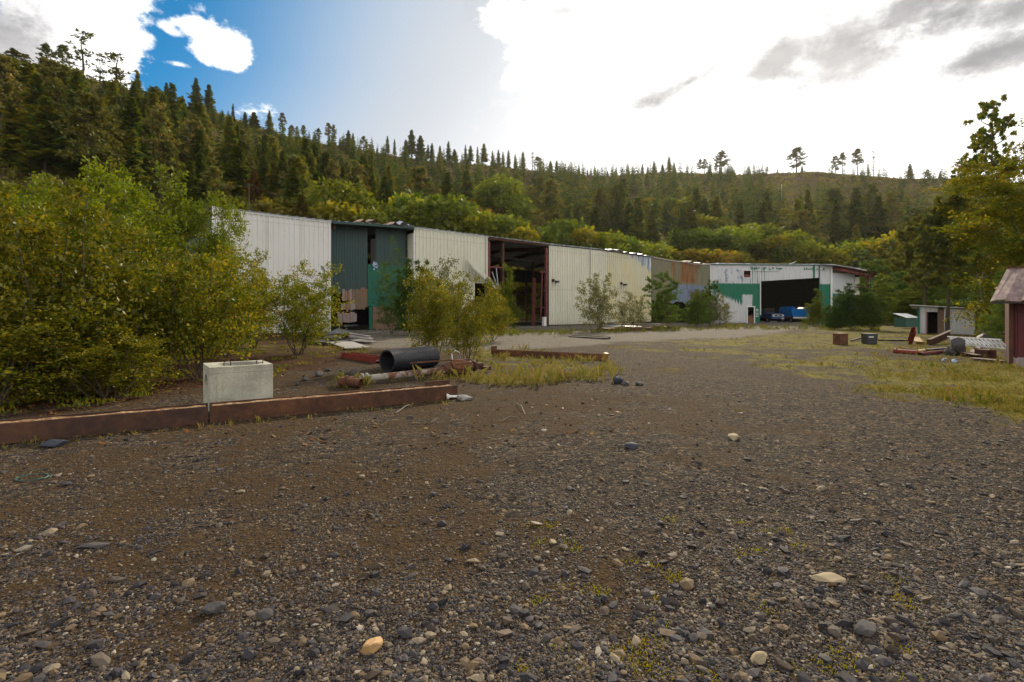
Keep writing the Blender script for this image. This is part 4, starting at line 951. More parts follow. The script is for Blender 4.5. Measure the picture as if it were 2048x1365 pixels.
# plank wall and posts under the dark green section
pk = MB(); rg = random.Random(5)
def planks(mb, a0, a1, zb, zt, y, wd=.2, jz=.12, gap=.012):
    x = a0
    while x < a1:
        w_ = wd * rg.uniform(.8, 1.2); z0 = zb + rg.uniform(-jz, jz); z1 = (zt(x) if callable(zt) else zt) + rg.uniform(-jz, jz)
        mb.box((x + w_ / 2, y + rg.uniform(-.012, .012), (z0 + z1) / 2), (w_ - gap, .03, z1 - z0), ry=rg.uniform(-.012, .012)); x += w_
planks(pk, aw(700, REC), aw(735, REC), 1.95, lambda x: 3.5 + (x - aw(700, REC)) * .12, REC - .02)
pk.build('plank_wall', 'old_timber', W, label='weathered brown vertical planks under the dark green wall')
pk = MB(); planks(pk, aw(684, REC), aw(700, REC), 2.62, 3.42, REC - .05); planks(pk, aw(681, REC), aw(706, REC), 1.75, 2.45, REC - .09); planks(pk, aw(674, REC), aw(710, REC), .75, 1.55, REC - .14)
pk.build('plank_panel', 'grey_timber', W, label='three tiers of grey-pink boards')
pk = MB(); planks(pk, aw(745, REC), aw(764, REC), .05, 2.1, REC - .02, .24); planks(pk, aw(770, REC), aw(824, REC), .05, 2.0, REC + .3, .2)
pk.build('plank_wall', 'old_timber', W, label='dark planks below the bright green panel')
MB().box((aw(740, REC), REC - .1, 1.0), (.26, .2, 2.1)).build('corner_post', 'bright_green_sheet', W, label='teal green timber post')
MB().box((aw(790, REC), REC - .1, 2.03), (3.4, .08, .12)).build('rail', 'old_timber', W)
# open bay: frames, beams, braces
fr = MB(); a0, a1 = A[976] + .12, A[1095] - .1
fr.box((a0, .1, 4.3), (.22, .3, 8.5)); fr.build('bay_post', 'red_primer', W)
MB().box((a1, .1, 4.45), (.2, .3, 8.1)).build('bay_post', 'red_primer', W)
MB().box((a1 - .25, .12, .55), (.36, .34, 1.1)).build('post_footing', 'white_paint', W)
MB().box((a1 - 1.0, 1.0, 2.7), (.05, .5, 5.2), ry=.03).build('leaning_sheet', 'red_primer', W)
mb = MB(); mb.span((a1 - .8, .1, .8), (a1 - .55, .1, 6.0), .09, .09); mb.span((a1 - .9, .1, 5.9), (a1, .1, 5.9), .1, .14); mb.span((a1 - .6, .1, 3.9), (a1, .1, 3.9), .08, .12); mb.span((a1 - .6, .1, 2.1), (a1, .1, 2.1), .08, .12)
mb.build('girt_frame', 'red_primer', W)
zf = 6.05
mb = MB(); mb.span((a0, .0, zf), (a0 + 1.75, .0, zf), .12, .14); mb.span((a0 + 1.7, 0, zf), (a0 + 1.7, 0, 3.4), .12, .12); mb.span((a0, 0, 4.0), (a0 + 1.75, 0, 4.0), .12, .12)
mb.build('window_frame', 'red_primer', W)
mb = MB(); mb.span((a0 + .9, .05, 6.0), (a0 + 1.15, .05, 4.1), .1, .06); mb.span((a0 + .4, .05, 5.6), (a0 + 1.1, .05, 4.0), .1, .05); mb.span((a0 + 1.1, .05, 4.0), (a0 + 1.15, .05, .8), .07, .05)
mb.build('hanging_strip', 'galvanised', W)
mb = MB(); mb.span((a0, 3, 7.75), (a1, 3, 7.35), .12, .18)
for i in range(4): x = a0 + (a1 - a0) * (i + .5) / 4; mb.span((x, 3, 7.6), (x, 3, 8.9), .06, .06)
mb.build('door_track', 'dark_steel', W)
# frame inside: columns, rafters, purlins
for i in range(9):
    x = A[425] + 1 + i * (LW - 3) / 8.0
    if abs(x - A[976]) < 2 or abs(x - A[1095]) < 1.5: x += 2
    for y in (.4, DEPTH / 2, DEPTH - .4):
        if y < 1 and (A[662] < x < A[828]): continue
        MB().box((x, y, 4.2), (.22, .3, 8.4)).build('column', 'dark_rust', W)
    mb = MB(); mb.span((x, .2, roofz(x) - .35), (x, DEPTH / 2, roofz(x) + .5), .18, .45); mb.span((x, DEPTH / 2, roofz(x) + .5), (x, DEPTH - .2, roofz(x) - .35), .18, .45); mb.build('rafter', 'dark_rust', W)
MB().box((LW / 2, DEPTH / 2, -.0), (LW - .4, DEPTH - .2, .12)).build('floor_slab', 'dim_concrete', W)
MB().box((LW / 2 + 6, -.25, .02), (LW - 30, .9, .26)).build('kerb', 'dim_concrete', W)
# back wall, with the gap that shows the greenery beyond the bay
u0, u1 = 1040, 1081; b0, b1 = aw(u0, DEPTH), aw(u1, DEPTH)
bl = aw(1000, DEPTH)
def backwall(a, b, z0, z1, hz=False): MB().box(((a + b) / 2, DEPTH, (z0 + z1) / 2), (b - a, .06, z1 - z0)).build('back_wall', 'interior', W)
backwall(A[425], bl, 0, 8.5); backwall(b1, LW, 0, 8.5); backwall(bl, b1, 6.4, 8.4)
mb = MB(); mb.span((b0, DEPTH - .2, 0), (b0, DEPTH - .2, 6.5), .35, .3); mb.span((b0, DEPTH - .2, 5.6), (b1, DEPTH - .2, 5.3), .1, .12); mb.span((b0, DEPTH - .2, 5.2), (b1, DEPTH - .2, 5.3), .06, .07); mb.span((b0, DEPTH - .2, 4.6), (b1, DEPTH - .2, 3.6), .06, .1); mb.span((bl, DEPTH - .2, 1.3), (b1, DEPTH - .2, 1.4), .1, .16); mb.build('back_frame', 'dark_steel', W)
rib_sheet('end_wall', 'white_sheet', 0, 1, 0, 1, W).hide_render = False
bpy.data.objects.remove([o for o in W.children if o.name.startswith('end_wall')][0])
MB().box((A[425] + .06, DEPTH / 2 + .1, 4.3), (.05, DEPTH - .3, 8.5)).build('end_wall', 'dark_green_sheet', W)
MB().box((A[425] - .22, .15, roofz(0) - .18), (.5, .3, .34)).build('gutter_box', 'dark_steel', W)
# wall lamps
for u_, z_ in ((1105, None), (1241, None)):
    a_ = aw(u_); Yc = (P0 + DW * a_).y; z_ = CAMH + (HOR - (563 if u_ < 1200 else 569)) / F * Yc
    l = MB().box((a_, -.12, z_ + .1), (.28, .14, .3)).build('flood_light', 'dark_steel', W)
    mb = MB(); mb.span((a_, -.12, z_ + .02), (a_ + .05, -.75, z_ - .02), .34, .1); mb.box((a_ + .06, -.68, z_ - .12), (.42, .32, .18), rx=-.4); mb.build('lamp_head', 'dark_steel', l)
    MB().box((a_ + .06, -.70, z_ - .225), (.3, .22, .03), rx=-.4).build('lens', 'lamp_glass', l)
# small loose things hanging in the gap of the green wall
MB().box((aw(746, REC), REC - .02, 6.6), (.42, .05, 2.6)).build('gap_shade_panel', 'interior', W)  # near-black panel filling part of the gap, in place of the shade inside
mb = MB(); rg = random.Random(9)
for i in range(14):
    c = Vector((aw(748, REC) + rg.uniform(-.25, .25), REC - .15 + rg.uniform(-.05, .05), 5.65 + rg.uniform(-.35, .35))); d = Vector((rg.uniform(-1, 1), rg.uniform(-.5, .5), rg.uniform(-1, 1))) * .2
    mb.prism([c, c + d, c + d.cross(Vector((0, 1, .3))) + d * .4], (0, .02, .01))
mb.build('torn_plastic', 'pale_blue_scrap', W, label='scrap of pale blue-white torn plastic')

# ================================================================== THE GARAGE END
GA = Vector((28.9, 73.0, 0)); GB = Vector((48.2, 75.5, 0)); GD = GB - GA; LG = GD.length; GAN = math.atan2(GD.y, GD.x); GD.normalize()
def ag(u): k = (u - 1024) / F; return (k * GA.y - GA.x) / (GD.x - k * GD.y)
def zg(u, v): return CAMH + (HOR - v) / F * (GA + GD * ag(u)).y
G = empty('garage', GA, GAN, 'peeling white and green metal garage with a wide open vehicle door', 'garage')
ztop = zg(1420, 529); zt2 = zg(1662, 530.5)
gt = lambda a: ztop + (zt2 - ztop) * a / LG - .06
o0, o1 = ag(1520), ag(1638); oz = lambda a: zg(1520, 563) + (zg(1638, 556) - zg(1520, 563)) * (a - o0) / (o1 - o0)
d0, d1, dzt = ag(1493), ag(1509), zg(1500, 614.5)
w0, w1, wz0, wz1 = ag(1486), ag(1501), zg(1493, 556), zg(1493, 541)
rib_sheet('wall_panel', 'peeling_sheet', 0, w0, .05, gt, G, pitch=.9, depth=.03)
rib_sheet('wall_panel', 'peeling_sheet', w0 + .004, w1, dzt * 0 + wz1, gt, G, pitch=.9, depth=.03)
rib_sheet('wall_panel', 'peeling_sheet', w0 + .004, d0, .05, wz0, G, pitch=.9, depth=.03)
rib_sheet('wall_panel', 'peeling_sheet', d0 + .004, w1, dzt, wz0, G, pitch=.9, depth=.03)
rib_sheet('wall_panel', 'peeling_sheet', w1 + .004, d1, dzt, gt, G, pitch=.6, depth=.03)
rib_sheet('wall_panel', 'peeling_sheet', d1 + .004, o0, .05, gt, G, pitch=.9, depth=.03)
rib_sheet('wall_panel', 'peeling_sheet', o0 + .004, o1, oz, gt, G, pitch=.45, depth=.03)
rib_sheet('wall_panel', 'peeling_sheet', o1 + .004, LG, .05, gt, G, pitch=.9, depth=.03)
for a_, w_, m_ in ((o0 + .02, .12, 'white_paint'), (o1, .1, 'green_trim'), (LG - .02, .26, 'white_paint'), (.02, .12, 'white_paint')):
    MB().box((a_, -.08, gt(a_) / 2 - (1.2 if m_ == 'white_paint' and a_ > 15 else 0) * .0), (w_, .1, (gt(a_) if a_ > 15 or a_ < 1 else oz(o0)) - .02)).build('corner_trim', m_, G)
mb = MB(); mb.box(((w0 + w1) / 2, -.07, wz0), (w1 - w0 + .1, .1, .1)); mb.box(((w0 + w1) / 2, -.07, wz1), (w1 - w0 + .1, .1, .1)); mb.box((w0, -.07, (wz0 + wz1) / 2), (.1, .1, wz1 - wz0 - .1)); mb.box((w1, -.07, (wz0 + wz1) / 2), (.1, .1, wz1 - wz0 - .1))
win = mb.build('window', 'white_paint', G, label='small broken upper window')
mb = MB(); mb.box(((w0 + w1) / 2, .0, (wz0 + wz1) / 2), (.07, .05, wz1 - wz0 - .1)); mb.box(((w0 + w1) / 2, .01, wz0 + .3), (w1 - w0 - .1, .04, .3)); mb.build('broken_sash', 'red_primer', win)
mb = MB(); mb.box((d0 + .06, -.07, dzt / 2), (.14, .12, dzt)); mb.box((d1 - .06, -.07, dzt / 2), (.14, .12, dzt)); mb.box(((d0 + d1) / 2, -.08, dzt + .06), (d1 - d0 + .1, .14, .14))
mb.build('door_frame', 'white_paint', G)
MB().box((d0 + .35, .45, dzt / 2), (.9, .05, dzt - .1), rz=1.1).build('door', 'red_primer', G)
# stacked house number beside the door, read downwards
try:
    cu = bpy.data.curves.new('house_number', 'FONT'); cu.body = '8103'; cu.size = .62; cu.extrude = .01; cu.space_character = 1.0
    cu.materials.append(MATS['white_paint'])
    t_ = bpy.data.objects.new('house_number', cu); COL.objects.link(t_); t_.parent = G
    bpy.context.view_layer.update(); me_ = bpy.data.meshes.new_from_object(t_); bpy.data.objects.remove(t_)
    t_ = link('house_number', me_, G)
    t_.matrix_local = Matrix.Translation((ag(1511.3), -.06, zg(1512, 618))) @ Matrix.Rotation(math.radians(90), 4, 'X') @ Matrix.Rotation(math.radians(-90), 4, 'Z')
except Exception as e: print('text', e)
# worn green lettering and a rule painted high on the front, and smudges over the door
rg = random.Random(3)
def daubs(u0, u1, v, hgt, nm):
    mb = MB(); a_ = ag(u0)
    while a_ < ag(u1):
        w_ = rg.uniform(.12, .34); z = zg((u0 + u1) / 2, v) + rg.uniform(-.06, .06); h = hgt * rg.uniform(.5, 1.15)
        k = rg.random(); 
        if k < .8: mb.box((a_, -.052, z), (.09, .012, h), ry=rg.uniform(-.3, .3)); mb.box((a_ + w_ * .5, -.055, z + rg.uniform(-.3, .3) * h), (w_, .012, .1), ry=rg.uniform(-.3, .3))
        if k < .5: mb.box((a_ + w_, -.058, z), (.08, .012, h * .8), ry=rg.uniform(-.2, .2))
        a_ += w_ + rg.uniform(.08, .22)
    mb.build(nm, 'green_trim', G)
daubs(1503, 1562, 537.5, .36, 'faded_lettering'); daubs(1608, 1650, 538.0, .34, 'faded_lettering')
MB().span((ag(1504), -.05, zg(1504, 543)), (ag(1558), -.05, zg(1558, 543)), .012, .09, (0, 1, 0)).build('painted_rule', 'green_trim', G)
MB().span((ag(1622), -.05, zg(1622, 541.5)), (ag(1650), -.05, zg(1650, 541.5)), .012, .07, (0, 1, 0)).build('painted_rule', 'green_trim', G)
# roof and the other walls
inv = Matrix.Translation(GA) @ Matrix.Rotation(GAN, 4, 'Z'); inv.invert()
def gl(x, y, z=0): return inv @ Vector((x, y, z))
GC = gl(55.6, 80.0); GDp = gl(46.5, 100); GE = gl(20.5, 93.5)
poly = [gl(28.75, 72.75, 0), gl(48.4, 75.2, 0), gl(57.2, 80.6, 0), GDp, GE]
zs = [gt(0) + .08, gt(LG) + .08, gt(LG) - .35, gt(LG) + .1, gt(0) + .2]
MB().prism([Vector((p.x, p.y, z)) for p, z in zip(poly, zs)], (0, 0, .07)).build('roof', 'galvanised', G)
MB().span((0, -.2, gt(0) + .06), (LG, -.2, gt(LG) + .06), .05, .12, (0, 0, 1)).build('eave_trim', 'green_trim', G)
MB().box((ag(1470), .6, gt(8) + .22), (5.0, 1.4, .05), rx=.05, ry=.01).build('loose_flashing', 'galvanised', G)
MB().prism([Vector((ag(1583), 1.0, gt(12) + .15)), Vector((ag(1603), 1.0, gt(12) + .75)), Vector((ag(1606), 2.0, gt(12) + .55)), Vector((ag(1589), 2.0, gt(12) + .15))], (0, .05, .04)).build('loose_flashing', 'galvanised', G)
def wall_between(p, q, z, mat='interior', nm='back_wall'): MB().span((p.x, p.y, z / 2), (q.x, q.y, z / 2), .06, z, (0, 0, 1)).build(nm, mat, G)
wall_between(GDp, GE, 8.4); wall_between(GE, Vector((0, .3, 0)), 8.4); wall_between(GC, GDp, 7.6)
# side wall turned to the right, with its own frame
sa = math.atan2(GC.y - 0, GC.x - LG); SW = empty('side_wall', (LG, 0, 0), sa); SW.parent = G
ls = math.hypot(GC.x - LG, GC.y)
rib_sheet('side_sheet', 'side_sheet', .15, ls * .82, .05, 7.6, SW, pitch=.9, depth=.03)
rib_sheet('side_sheet', 'cream_sheet', ls * .84, ls, 4.3, 7.2, SW, pitch=.9, depth=.03); rib_sheet('side_sheet', 'side_sheet', ls * .84, ls, .1, 3.6, SW, pitch=.9, depth=.03)
mb = MB(); mb.box((ls + .1, -1.2, 3.6), (.3, .3, 7.1)); mb.span((ls - 1.6, -.1, 5.6), (ls + .1, -.9, 5.6), .14, .16); mb.span((ls - 1.8, -.1, 3.9), (ls, -.1, 3.9), .14, .4); mb.span((ls + .1, -1.2, 5.7), (ls - .9, -1.2, 7.0), .14, .18); mb.build('lean_to_frame', 'red_primer', SW)
MB().box((ls + .75, -1.3, 3.6), (.16, .16, 7.1)).build('lean_to_post', 'green_trim', SW)
mb = MB()
for i in range(7): x = .4 + i * 1.35; mb.span((x, .5, 8.35 - i * .10), (x + .2, -2.1, 7.72 - i * .10), .16, .34)
mb.build('rafter_tails', 'red_primer', SW)
mb = MB(); mb.prism([(-1.2, -1.0, 8.62), (5.2, -1.7, 8.28), (5.4, 1.2, 8.72), (-2.5, 1.5, 8.86)], (0, 0, .06)); mb.build('loose_roof_sheet', 'galvanised', SW)
mb = MB(); mb.prism([(0, -1.2, 8.40), (4.5, -2.0, 7.98), (10.2, -2.8, 7.42), (10.0, 1.0, 8.05), (0, 1.0, 8.55)], (0, 0, .06)); mb.build('lean_to_roof', 'rust', SW)
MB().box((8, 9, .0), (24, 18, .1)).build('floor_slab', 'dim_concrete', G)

# ------------------------------------------------------------------ vehicles in the garage
def truck():
    t = empty('pickup_truck', at(1556, 640, 79).xy.to_3d(), .12, 'old dark blue pickup truck with a rusty roof parked nose out in the garage', 'truck')
    b = MB(); b.box((0, .9, .92), (1.95, 1.8, .62), taper=.95); b.box((0, .2, .62), (1.98, .5, .3)); b.box((0, 3.6, .95), (1.95, 2.6, .6)); b.build('body', 'navy_paint', t, bevel=.05)
    b = MB(); b.box((0, 1.25, 1.26), (1.8, 1.3, .12), taper=.9); b.build('hood', 'navy_paint', t, bevel=.03)
    b = MB(); b.box((0, 2.5, 1.55), (1.7, 1.5, .7), taper=.84); b.build('cab', 'navy_paint', t, bevel=.05)
    b = MB(); b.box((0, 2.55, 1.96), (1.62, 1.6, .12), taper=.92); b.box((.1, 3.9, 1.9), (2.1, 2.2, .1)); b.build('roof', 'rust', t, bevel=.03)
    MB().box((0, 1.82, 1.6), (1.42, .04, .46), rx=-.25).build('windscreen', 'dark_steel', t)
    g = MB().box((0, -.02, .96), (1.72, .06, .34)).build('grille', 'chrome', t)
    MB().box((0, -.06, .96), (1.05, .03, .18)).build('slots', 'dark_steel', g)
    MB().box((0, -.09, .96), (.3, .03, .07)).build('badge', 'lamp_glass', g)
    for s in (-1, 1):
        h = MB().tube([(s * .68, -.1, .97), (s * .68, .0, .97)], .12, 14).build('headlight', 'lamp_glass', t)
        wv = MB().tube([(s * .98, 1.0, .36), (s * .74, 1.0, .36)], .37, 18).build('wheel', 'tyre_rubber', t); MB().tube([(s * .985, 1.0, .36), (s * .9, 1.0, .36)], .2, 14).build('rim', 'chrome', wv)
        wv = MB().tube([(s * .98, 4.1, .36), (s * .74, 4.1, .36)], .37, 18).build('wheel', 'tyre_rubber', t); MB().tube([(s * .985, 4.1, .36), (s * .9, 4.1, .36)], .2, 14).build('rim', 'chrome', wv)
    MB().box((0, -.14, .58), (1.95, .14, .16)).build('bumper', 'navy_paint', t, bevel=.02)
    MB().box((.55, -.225, .57), (.42, .02, .16)).build('licence_plate', 'white_paint', t)
    t.scale = (1.12, 1.12, 1.12); return t
truck()
t = empty('tipper_truck', at(1606, 640, 78).xy.to_3d(), .1, 'bright blue tipper body with a white bumper parked beside the dark blue pickup', 'truck'); t.scale = (.88,) * 3
b = MB(); b.prism([(-1.6, .4, 1.05), (1.6, .4, 1.05), (1.95, .2, 1.7), (1.95, .2, 2.75), (1.5, .2, 2.45), (-1.2, .2, 2.45), (-1.7, .2, 2.85), (-2.0, .2, 2.2), (-1.85, .2, 1.5)], (0, 3.6, 0)); b.build('tipper_body', 'blue_paint', t, bevel=.04)
MB().box((0, .25, .86), (3.3, .22, .3)).build('bumper', 'white_paint', t, bevel=.02)
MB().box((0, 2.6, .8), (1.2, 4.6, .25)).build('chassis', 'dark_steel', t)
for s in (-1, 1):
    for y in (1.3, 3.6):
        wv = MB().tube([(s * 1.35, y, .45), (s * .95, y, .45)], .46, 18).build('wheel', 'tyre_rubber', t); MB().tube([(s * 1.36, y, .45), (s * 1.25, y, .45)], .22, 14).build('rim', 'chrome', wv)
o = MB(); p = at(1500, 640, 75.0); o.box((0, 0, .45), (.7, .5, .9), .12); o.box((.03, -.04, 1.0), (.78, .56, .1), .12); o.build('storage_box', 'cardboard', loc=(p.x, p.y, .06), bevel=.02, label='brown box standing in the garage side doorway', cat='box')

# ================================================================== THE RED SHED AND THE WHITE SHED
c = gp(2022, 735); ra = math.radians(-43)
R = empty('red_shed', (c.x, c.y, 0), ra, 'dark red corrugated shed with a rusty metal roof at the right edge of the yard', 'shed')
rib_sheet('wall_panel', 'red_sheet', 0, 6.0, .28, 2.05, R, pitch=.2, depth=.022)
MB().box((3.0, .06, .13), (6.0, .14, .34)).build('sill_board', 'grey_timber', R)
sw = empty('tmp_wall', (0, 0, 0), math.radians(90)); sw.parent = R
o = rib_sheet('side_wall', 'red_sheet', 0, 3.4, .1, 2.2, R, pitch=.2, depth=.02, flip=1); o.rotation_euler = (0, 0, math.radians(90)); o.location = (-.0, .05, 0)
bpy.data.objects.remove(sw)
MB().box((.0, .0, 1.05), (.09, .09, 2.1)).build('corner_trim', 'dark_rust', R)
def rsheet(x0, x1, mat):
    mb = MB(); n = max(2, int((x1 - x0) / .09)); V = []
    for (y, z) in ((-.75, 1.93), (1.6, 2.98)):
        for i in range(n + 1): V.append((x0 + (x1 - x0) * i / n - (.0 if y < 0 else -.42), y + .03 * math.sin(i * 1.7) * (y < 0), z + .014 * (i % 2) + (.03 * math.sin(i * .9 + x0) if y < 0 else 0)))
    V += [(v[0], v[1], v[2] - .02) for v in V]; k = 2 * (n + 1); Fq = []
    for i in range(n): Fq += [(i, i + 1, n + 2 + i, n + 1 + i), (k + i + 1, k + i, k + n + 1 + i, k + n + 2 + i), (i, k + i, k + i + 1, i + 1)]
    mb.v = V; mb.f = Fq; return mb.build('roof', mat, R)
material('roof_old', lambda t: t.mix(t.step(t.noise(t.mapv(t.obj(), (3, 1, 1)), 2.2, 6, .7), .4, .62), (.13, .085, .08), (.24, .17, .15)), .8)
material('roof_yellow', lambda t: t.mix(t.step(t.noise(t.mapv(t.obj(), (3, 1, 1)), 3, 6, .7), .4, .6), (.27, .19, .10), (.16, .09, .06)), .8)
rsheet(-.45, .17, 'roof_old'); rsheet(.18, .98, 'roof_yellow'); rsheet(1.0, 2.0, 'roof_old'); rsheet(2.01, 3.6, 'roof_yellow'); rsheet(3.6, 6.3, 'roof_old')
MB().span((-.05, 1.62, 3.0), (6.6, 1.62, 3.0), .16, .05).build('ridge_cap', 'rust', R)
MB().span((-.4, -.70, 1.88), (6.2, -.70, 1.88), .04, .07).build('fascia', 'dark_steel', R)
mb = MB(); mb.box((3.2, 1.75, 1.45), (6.2, .06, 2.9)); mb.box((6.05, .85, 1.1), (.06, 1.7, 2.2)); mb.build('back_wall', 'interior', R)

ws = gp(1837, 668); we = gp(1951, 670.5); wd_ = (we - ws); wl = wd_.length; wa = math.atan2(wd_.y, wd_.x)
Wh = empty('white_shed', (ws.x, ws.y, 0), wa, 'small white ribbed metal shed with a dark doorway behind the scrap', 'shed')
k = 1 / (wl / (1951 - 1837)); sx = lambda u: (u - 1837) * wl / 114
hz = lambda x: 2.02 - .26 * x / wl
dx0, dx1 = sx(1855), sx(1877)
rib_sheet('wall_panel', 'shed_sheet', 0, dx0, .02, hz, Wh, pitch=.24, depth=.03)
rib_sheet('wall_panel', 'shed_sheet', dx0 + .004, dx1, 1.62, hz, Wh, pitch=.24, depth=.03)
rib_sheet('wall_panel', 'shed_sheet', dx1 + .35, wl, .02, hz, Wh, pitch=.24, depth=.03)
MB().box((dx1 + .17, .1, .9), (.36, .05, 1.75)).build('door', 'old_timber', Wh); MB().box((0, -.02, .98), (.12, .1, 1.98)).build('corner_trim', 'green_trim', Wh); MB().box((sx(1899), -.05, .9), (.09, .06, 1.7)).build('door_post', 'green_trim', Wh)
MB().box((dx0, -.03, .82), (.08, .1, 1.62)).build('door_post', 'red_primer', Wh)
MB().prism([(-.5, -.45, 2.12), (wl + .3, -.45, 1.82), (wl + .3, 2.8, 1.6), (-.5, 2.8, 1.9)], (0, 0, .05)).build('roof', 'galvanised', Wh)
mb = MB(); mb.box((wl / 2, 2.5, .85), (wl, .06, 1.7)); mb.box((.0, 1.25, .95), (.06, 2.5, 1.85)); mb.box((wl, 1.25, .85), (.06, 2.5, 1.6)); mb.build('back_wall', 'interior', Wh)
p = gp(1823, 657)
b = empty('waste_bin', (p.x, p.y + .6, 0), .15, 'dark green metal waste bin left of the white shed', 'bin')
mb = MB(); mb.prism([(-.75, -.6, .1), (.75, -.6, .1), (.75, -.6, 1.0), (-.75, -.6, 1.05)], (0, 1.3, 0)); mb.build('bin_body', 'bin_green', b); MB().prism([(-.85, -.7, 1.04), (.85, -.7, 1.0), (.85, .75, 1.42), (-.85, .75, 1.46)], (0, 0, .05)).build('lid', 'galvanised', b)

# ================================================================== THINGS LYING IN THE YARD
def lay(name, p, q, fn, label, cat, group=None, z=0.0, parent=None):
    """thing whose local x runs from p to q"""
    d = q - p; e = empty(name, (p.x, p.y, z), math.atan2(d.y, d.x), label, cat, group); fn(e, math.hypot(d.x, d.y)); return e
def hbeam(L, wd, ht, t=.022):
    """steel H section lying with both flanges upright"""
    m = MB(); m.box((L / 2, t / 2, ht / 2), (L, t, ht)); m.box((L / 2, wd - t / 2, ht / 2), (L, t, ht * .97)); m.box((L / 2, wd / 2, ht * .52), (L - .002, wd - 2 * t - .002, t)); return m
# the long rusty beam in front of the concrete box: two lengths end to end
pA, pB = gp(-260, 916), gp(915, 798); dAB = (pB - pA).normalized()
js = gp(418, 850); js = pA + dAB * ((js - pA).dot(dAB))
material('beam_rust', lambda t: rusty(t, (.06, .026, .014), (.125, .05, .022), (.028, .013, .01), 1.6), .8)
material('beam_dark', lambda t: rusty(t, (.045, .022, .014), (.10, .042, .02), (.02, .011, .009), 1.3), .75)
def beamfill(t):
    p = t.obj(); n = t.noise(p, 14, 6, .7); return {'Base Color': t.ramp(n, [(.36, (.07, .03, .014)), (.48, (.15, .07, .025)), (.58, (.30, .2, .1)), (.66, (.36, .27, .16)), (.74, (.12, .05, .02))]), 'Normal': t.bump(n, 1, .02)}
material('beam_dirt', beamfill, .95)
for (a, b, mt, lb, ht) in ((pA, js - dAB * .01, 'beam_dark', 'long dark rusty steel beam running out of the left edge of the yard', .25), (js + dAB * .01, pB, 'beam_rust', 'long orange-brown rusty steel beam in front of the concrete box and pipes', .25)):
    def f(e, L):
        hbeam(L, .36, ht).build('girder', mt, e)
        m = MB(); n = int(L / .12); V = []; rg = random.Random(4)
        for i in range(n + 1):
            x = .03 + (L - .06) * i / n; zz = ht * (.90 + .1 * rg.random())
            V += [(x, .024, ht * .86 + .02 * rg.random()), (x, .18, zz), (x, .335, ht * .85 + .02 * rg.random())]
        for i in range(n):
            for c_ in (0, 1): m.f.append((i * 3 + c_, i * 3 + 3 + c_, i * 3 + 4 + c_, i * 3 + 1 + c_))
        m.v = V; m.build('rust_scale', 'beam_dirt', e)
        if mt == 'beam_rust': MB().box((L - .25 if mt == 'beam_rust' else L - .1, .35, ht + .03), (.5, .02, .06)).build('end_plate', mt, e)
    lay('steel_beam', a, b, f, lb, 'beam', None, .0)
p, q = gp(1207, 722.5), gp(985, 712)
p.z = q.z = 0
lay('steel_beam', q, p, lambda e, L: (hbeam(L, .3, .22).build('girder', 'rust', e), MB().box((-.02, .15, .2), (.05, .34, .3)).build('end_plate', 'rust', e), MB().box((L + .02, .12, .14), (.12, .3, .24), ry=.3).build('end_plate', 'yellow_paint', e, label='dull yellow end plate')), 'reddish rusty beam lying alone in dry grass near the open bay', 'beam')
p, q = gp(752, 727), gp(683, 716)
lay('steel_channel', q, p, lambda e, L: (MB().box((L / 2, 0, .1), (L, .02, .2)).build('flange', 'red_steel', e), MB().box((L / 2, .18, .06), (L, .34, .02)).build('web', 'dark_rust', e), MB().box((L / 2, .36, .1), (L, .02, .18)).build('flange', 'red_steel', e)), 'dark red steel channel behind the black culvert pipe', 'channel')

# precast concrete box with round holes and lifting loops
import bmesh
c0 = Vector((-4.80, 7.93, 0)); B = empty('concrete_box', (c0.x, c0.y, .02), math.radians(37), 'pale concrete precast box with a round hole in its top and two lifting loops', 'concrete box')
bx, by, bz = .93, .92, .70; R1 = .36
def hole_plate(w_, d_, r, thick, cx, cy, n=40):
    """plate in xy with a round hole, closed, from z=-thick to 0"""
    m = MB(); O = []; I = []
    for i in range(n):
        a = 2 * math.pi * (i + .5) / n; c, s = math.cos(a), math.sin(a); I.append((cx + r * c, cy + r * s))
        k = min((w_ - cx if c > 0 else cx) / abs(c) if abs(c) > 1e-6 else 9, (d_ - cy if s > 0 else cy) / abs(s) if abs(s) > 1e-6 else 9); O.append((cx + c * k, cy + s * k))
    for j, (x, y) in enumerate([(0, 0), (w_, 0), (w_, d_), (0, d_)]):
        i = min(range(n), key=lambda i: (O[i][0] - x) ** 2 + (O[i][1] - y) ** 2); O[i] = (x, y)
    V = [(x, y, 0) for x, y in O] + [(x, y, 0) for x, y in I] + [(x, y, -thick) for x, y in O] + [(x, y, -thick) for x, y in I]
    for i in range(n):
        j = (i + 1) % n; m.f += [(i, j, n + j, n + i), (2 * n + j, 2 * n + i, 3 * n + i, 3 * n + j), (i, 2 * n + i, 2 * n + j, j), (n + i, n + j, 3 * n + j, 3 * n + i)]
    m.v = V; return m
def place(mb, M): mb.v = [tuple(M @ Vector(v)) for v in mb.v]; return mb
sh = MB(); th = .1
def merge(a, b): o = len(a.v); a.v += b.v; a.f += [tuple(o + i for i in f) for f in b.f]
merge(sh, place(hole_plate(bx, by, R1, th, bx * .53, by / 2), Matrix.Translation((0, 0, bz))))
merge(sh, place(hole_plate(by - .004, bz - th - .004, .27, th, by / 2, (bz - th) * .47), Matrix.Translation((0.0, .002, 0)) @ Matrix(((0, 0, -1, 0), (1, 0, 0, 0), (0, 1, 0, 0), (0, 0, 0, 1)))))
sh.box((bx / 2 + .05, .05, (bz - th) / 2 - .001), (bx - .102, .1, bz - th - .004)); sh.box((bx - .05, by / 2 + .045, (bz - th) / 2 - .001), (.1, by - .11, bz - th - .004)); sh.box((bx / 2 - .0, by - .05, (bz - th) / 2 - .001), (bx - .21, .096, bz - th - .004))
sh.build('casting', 'concrete', B)
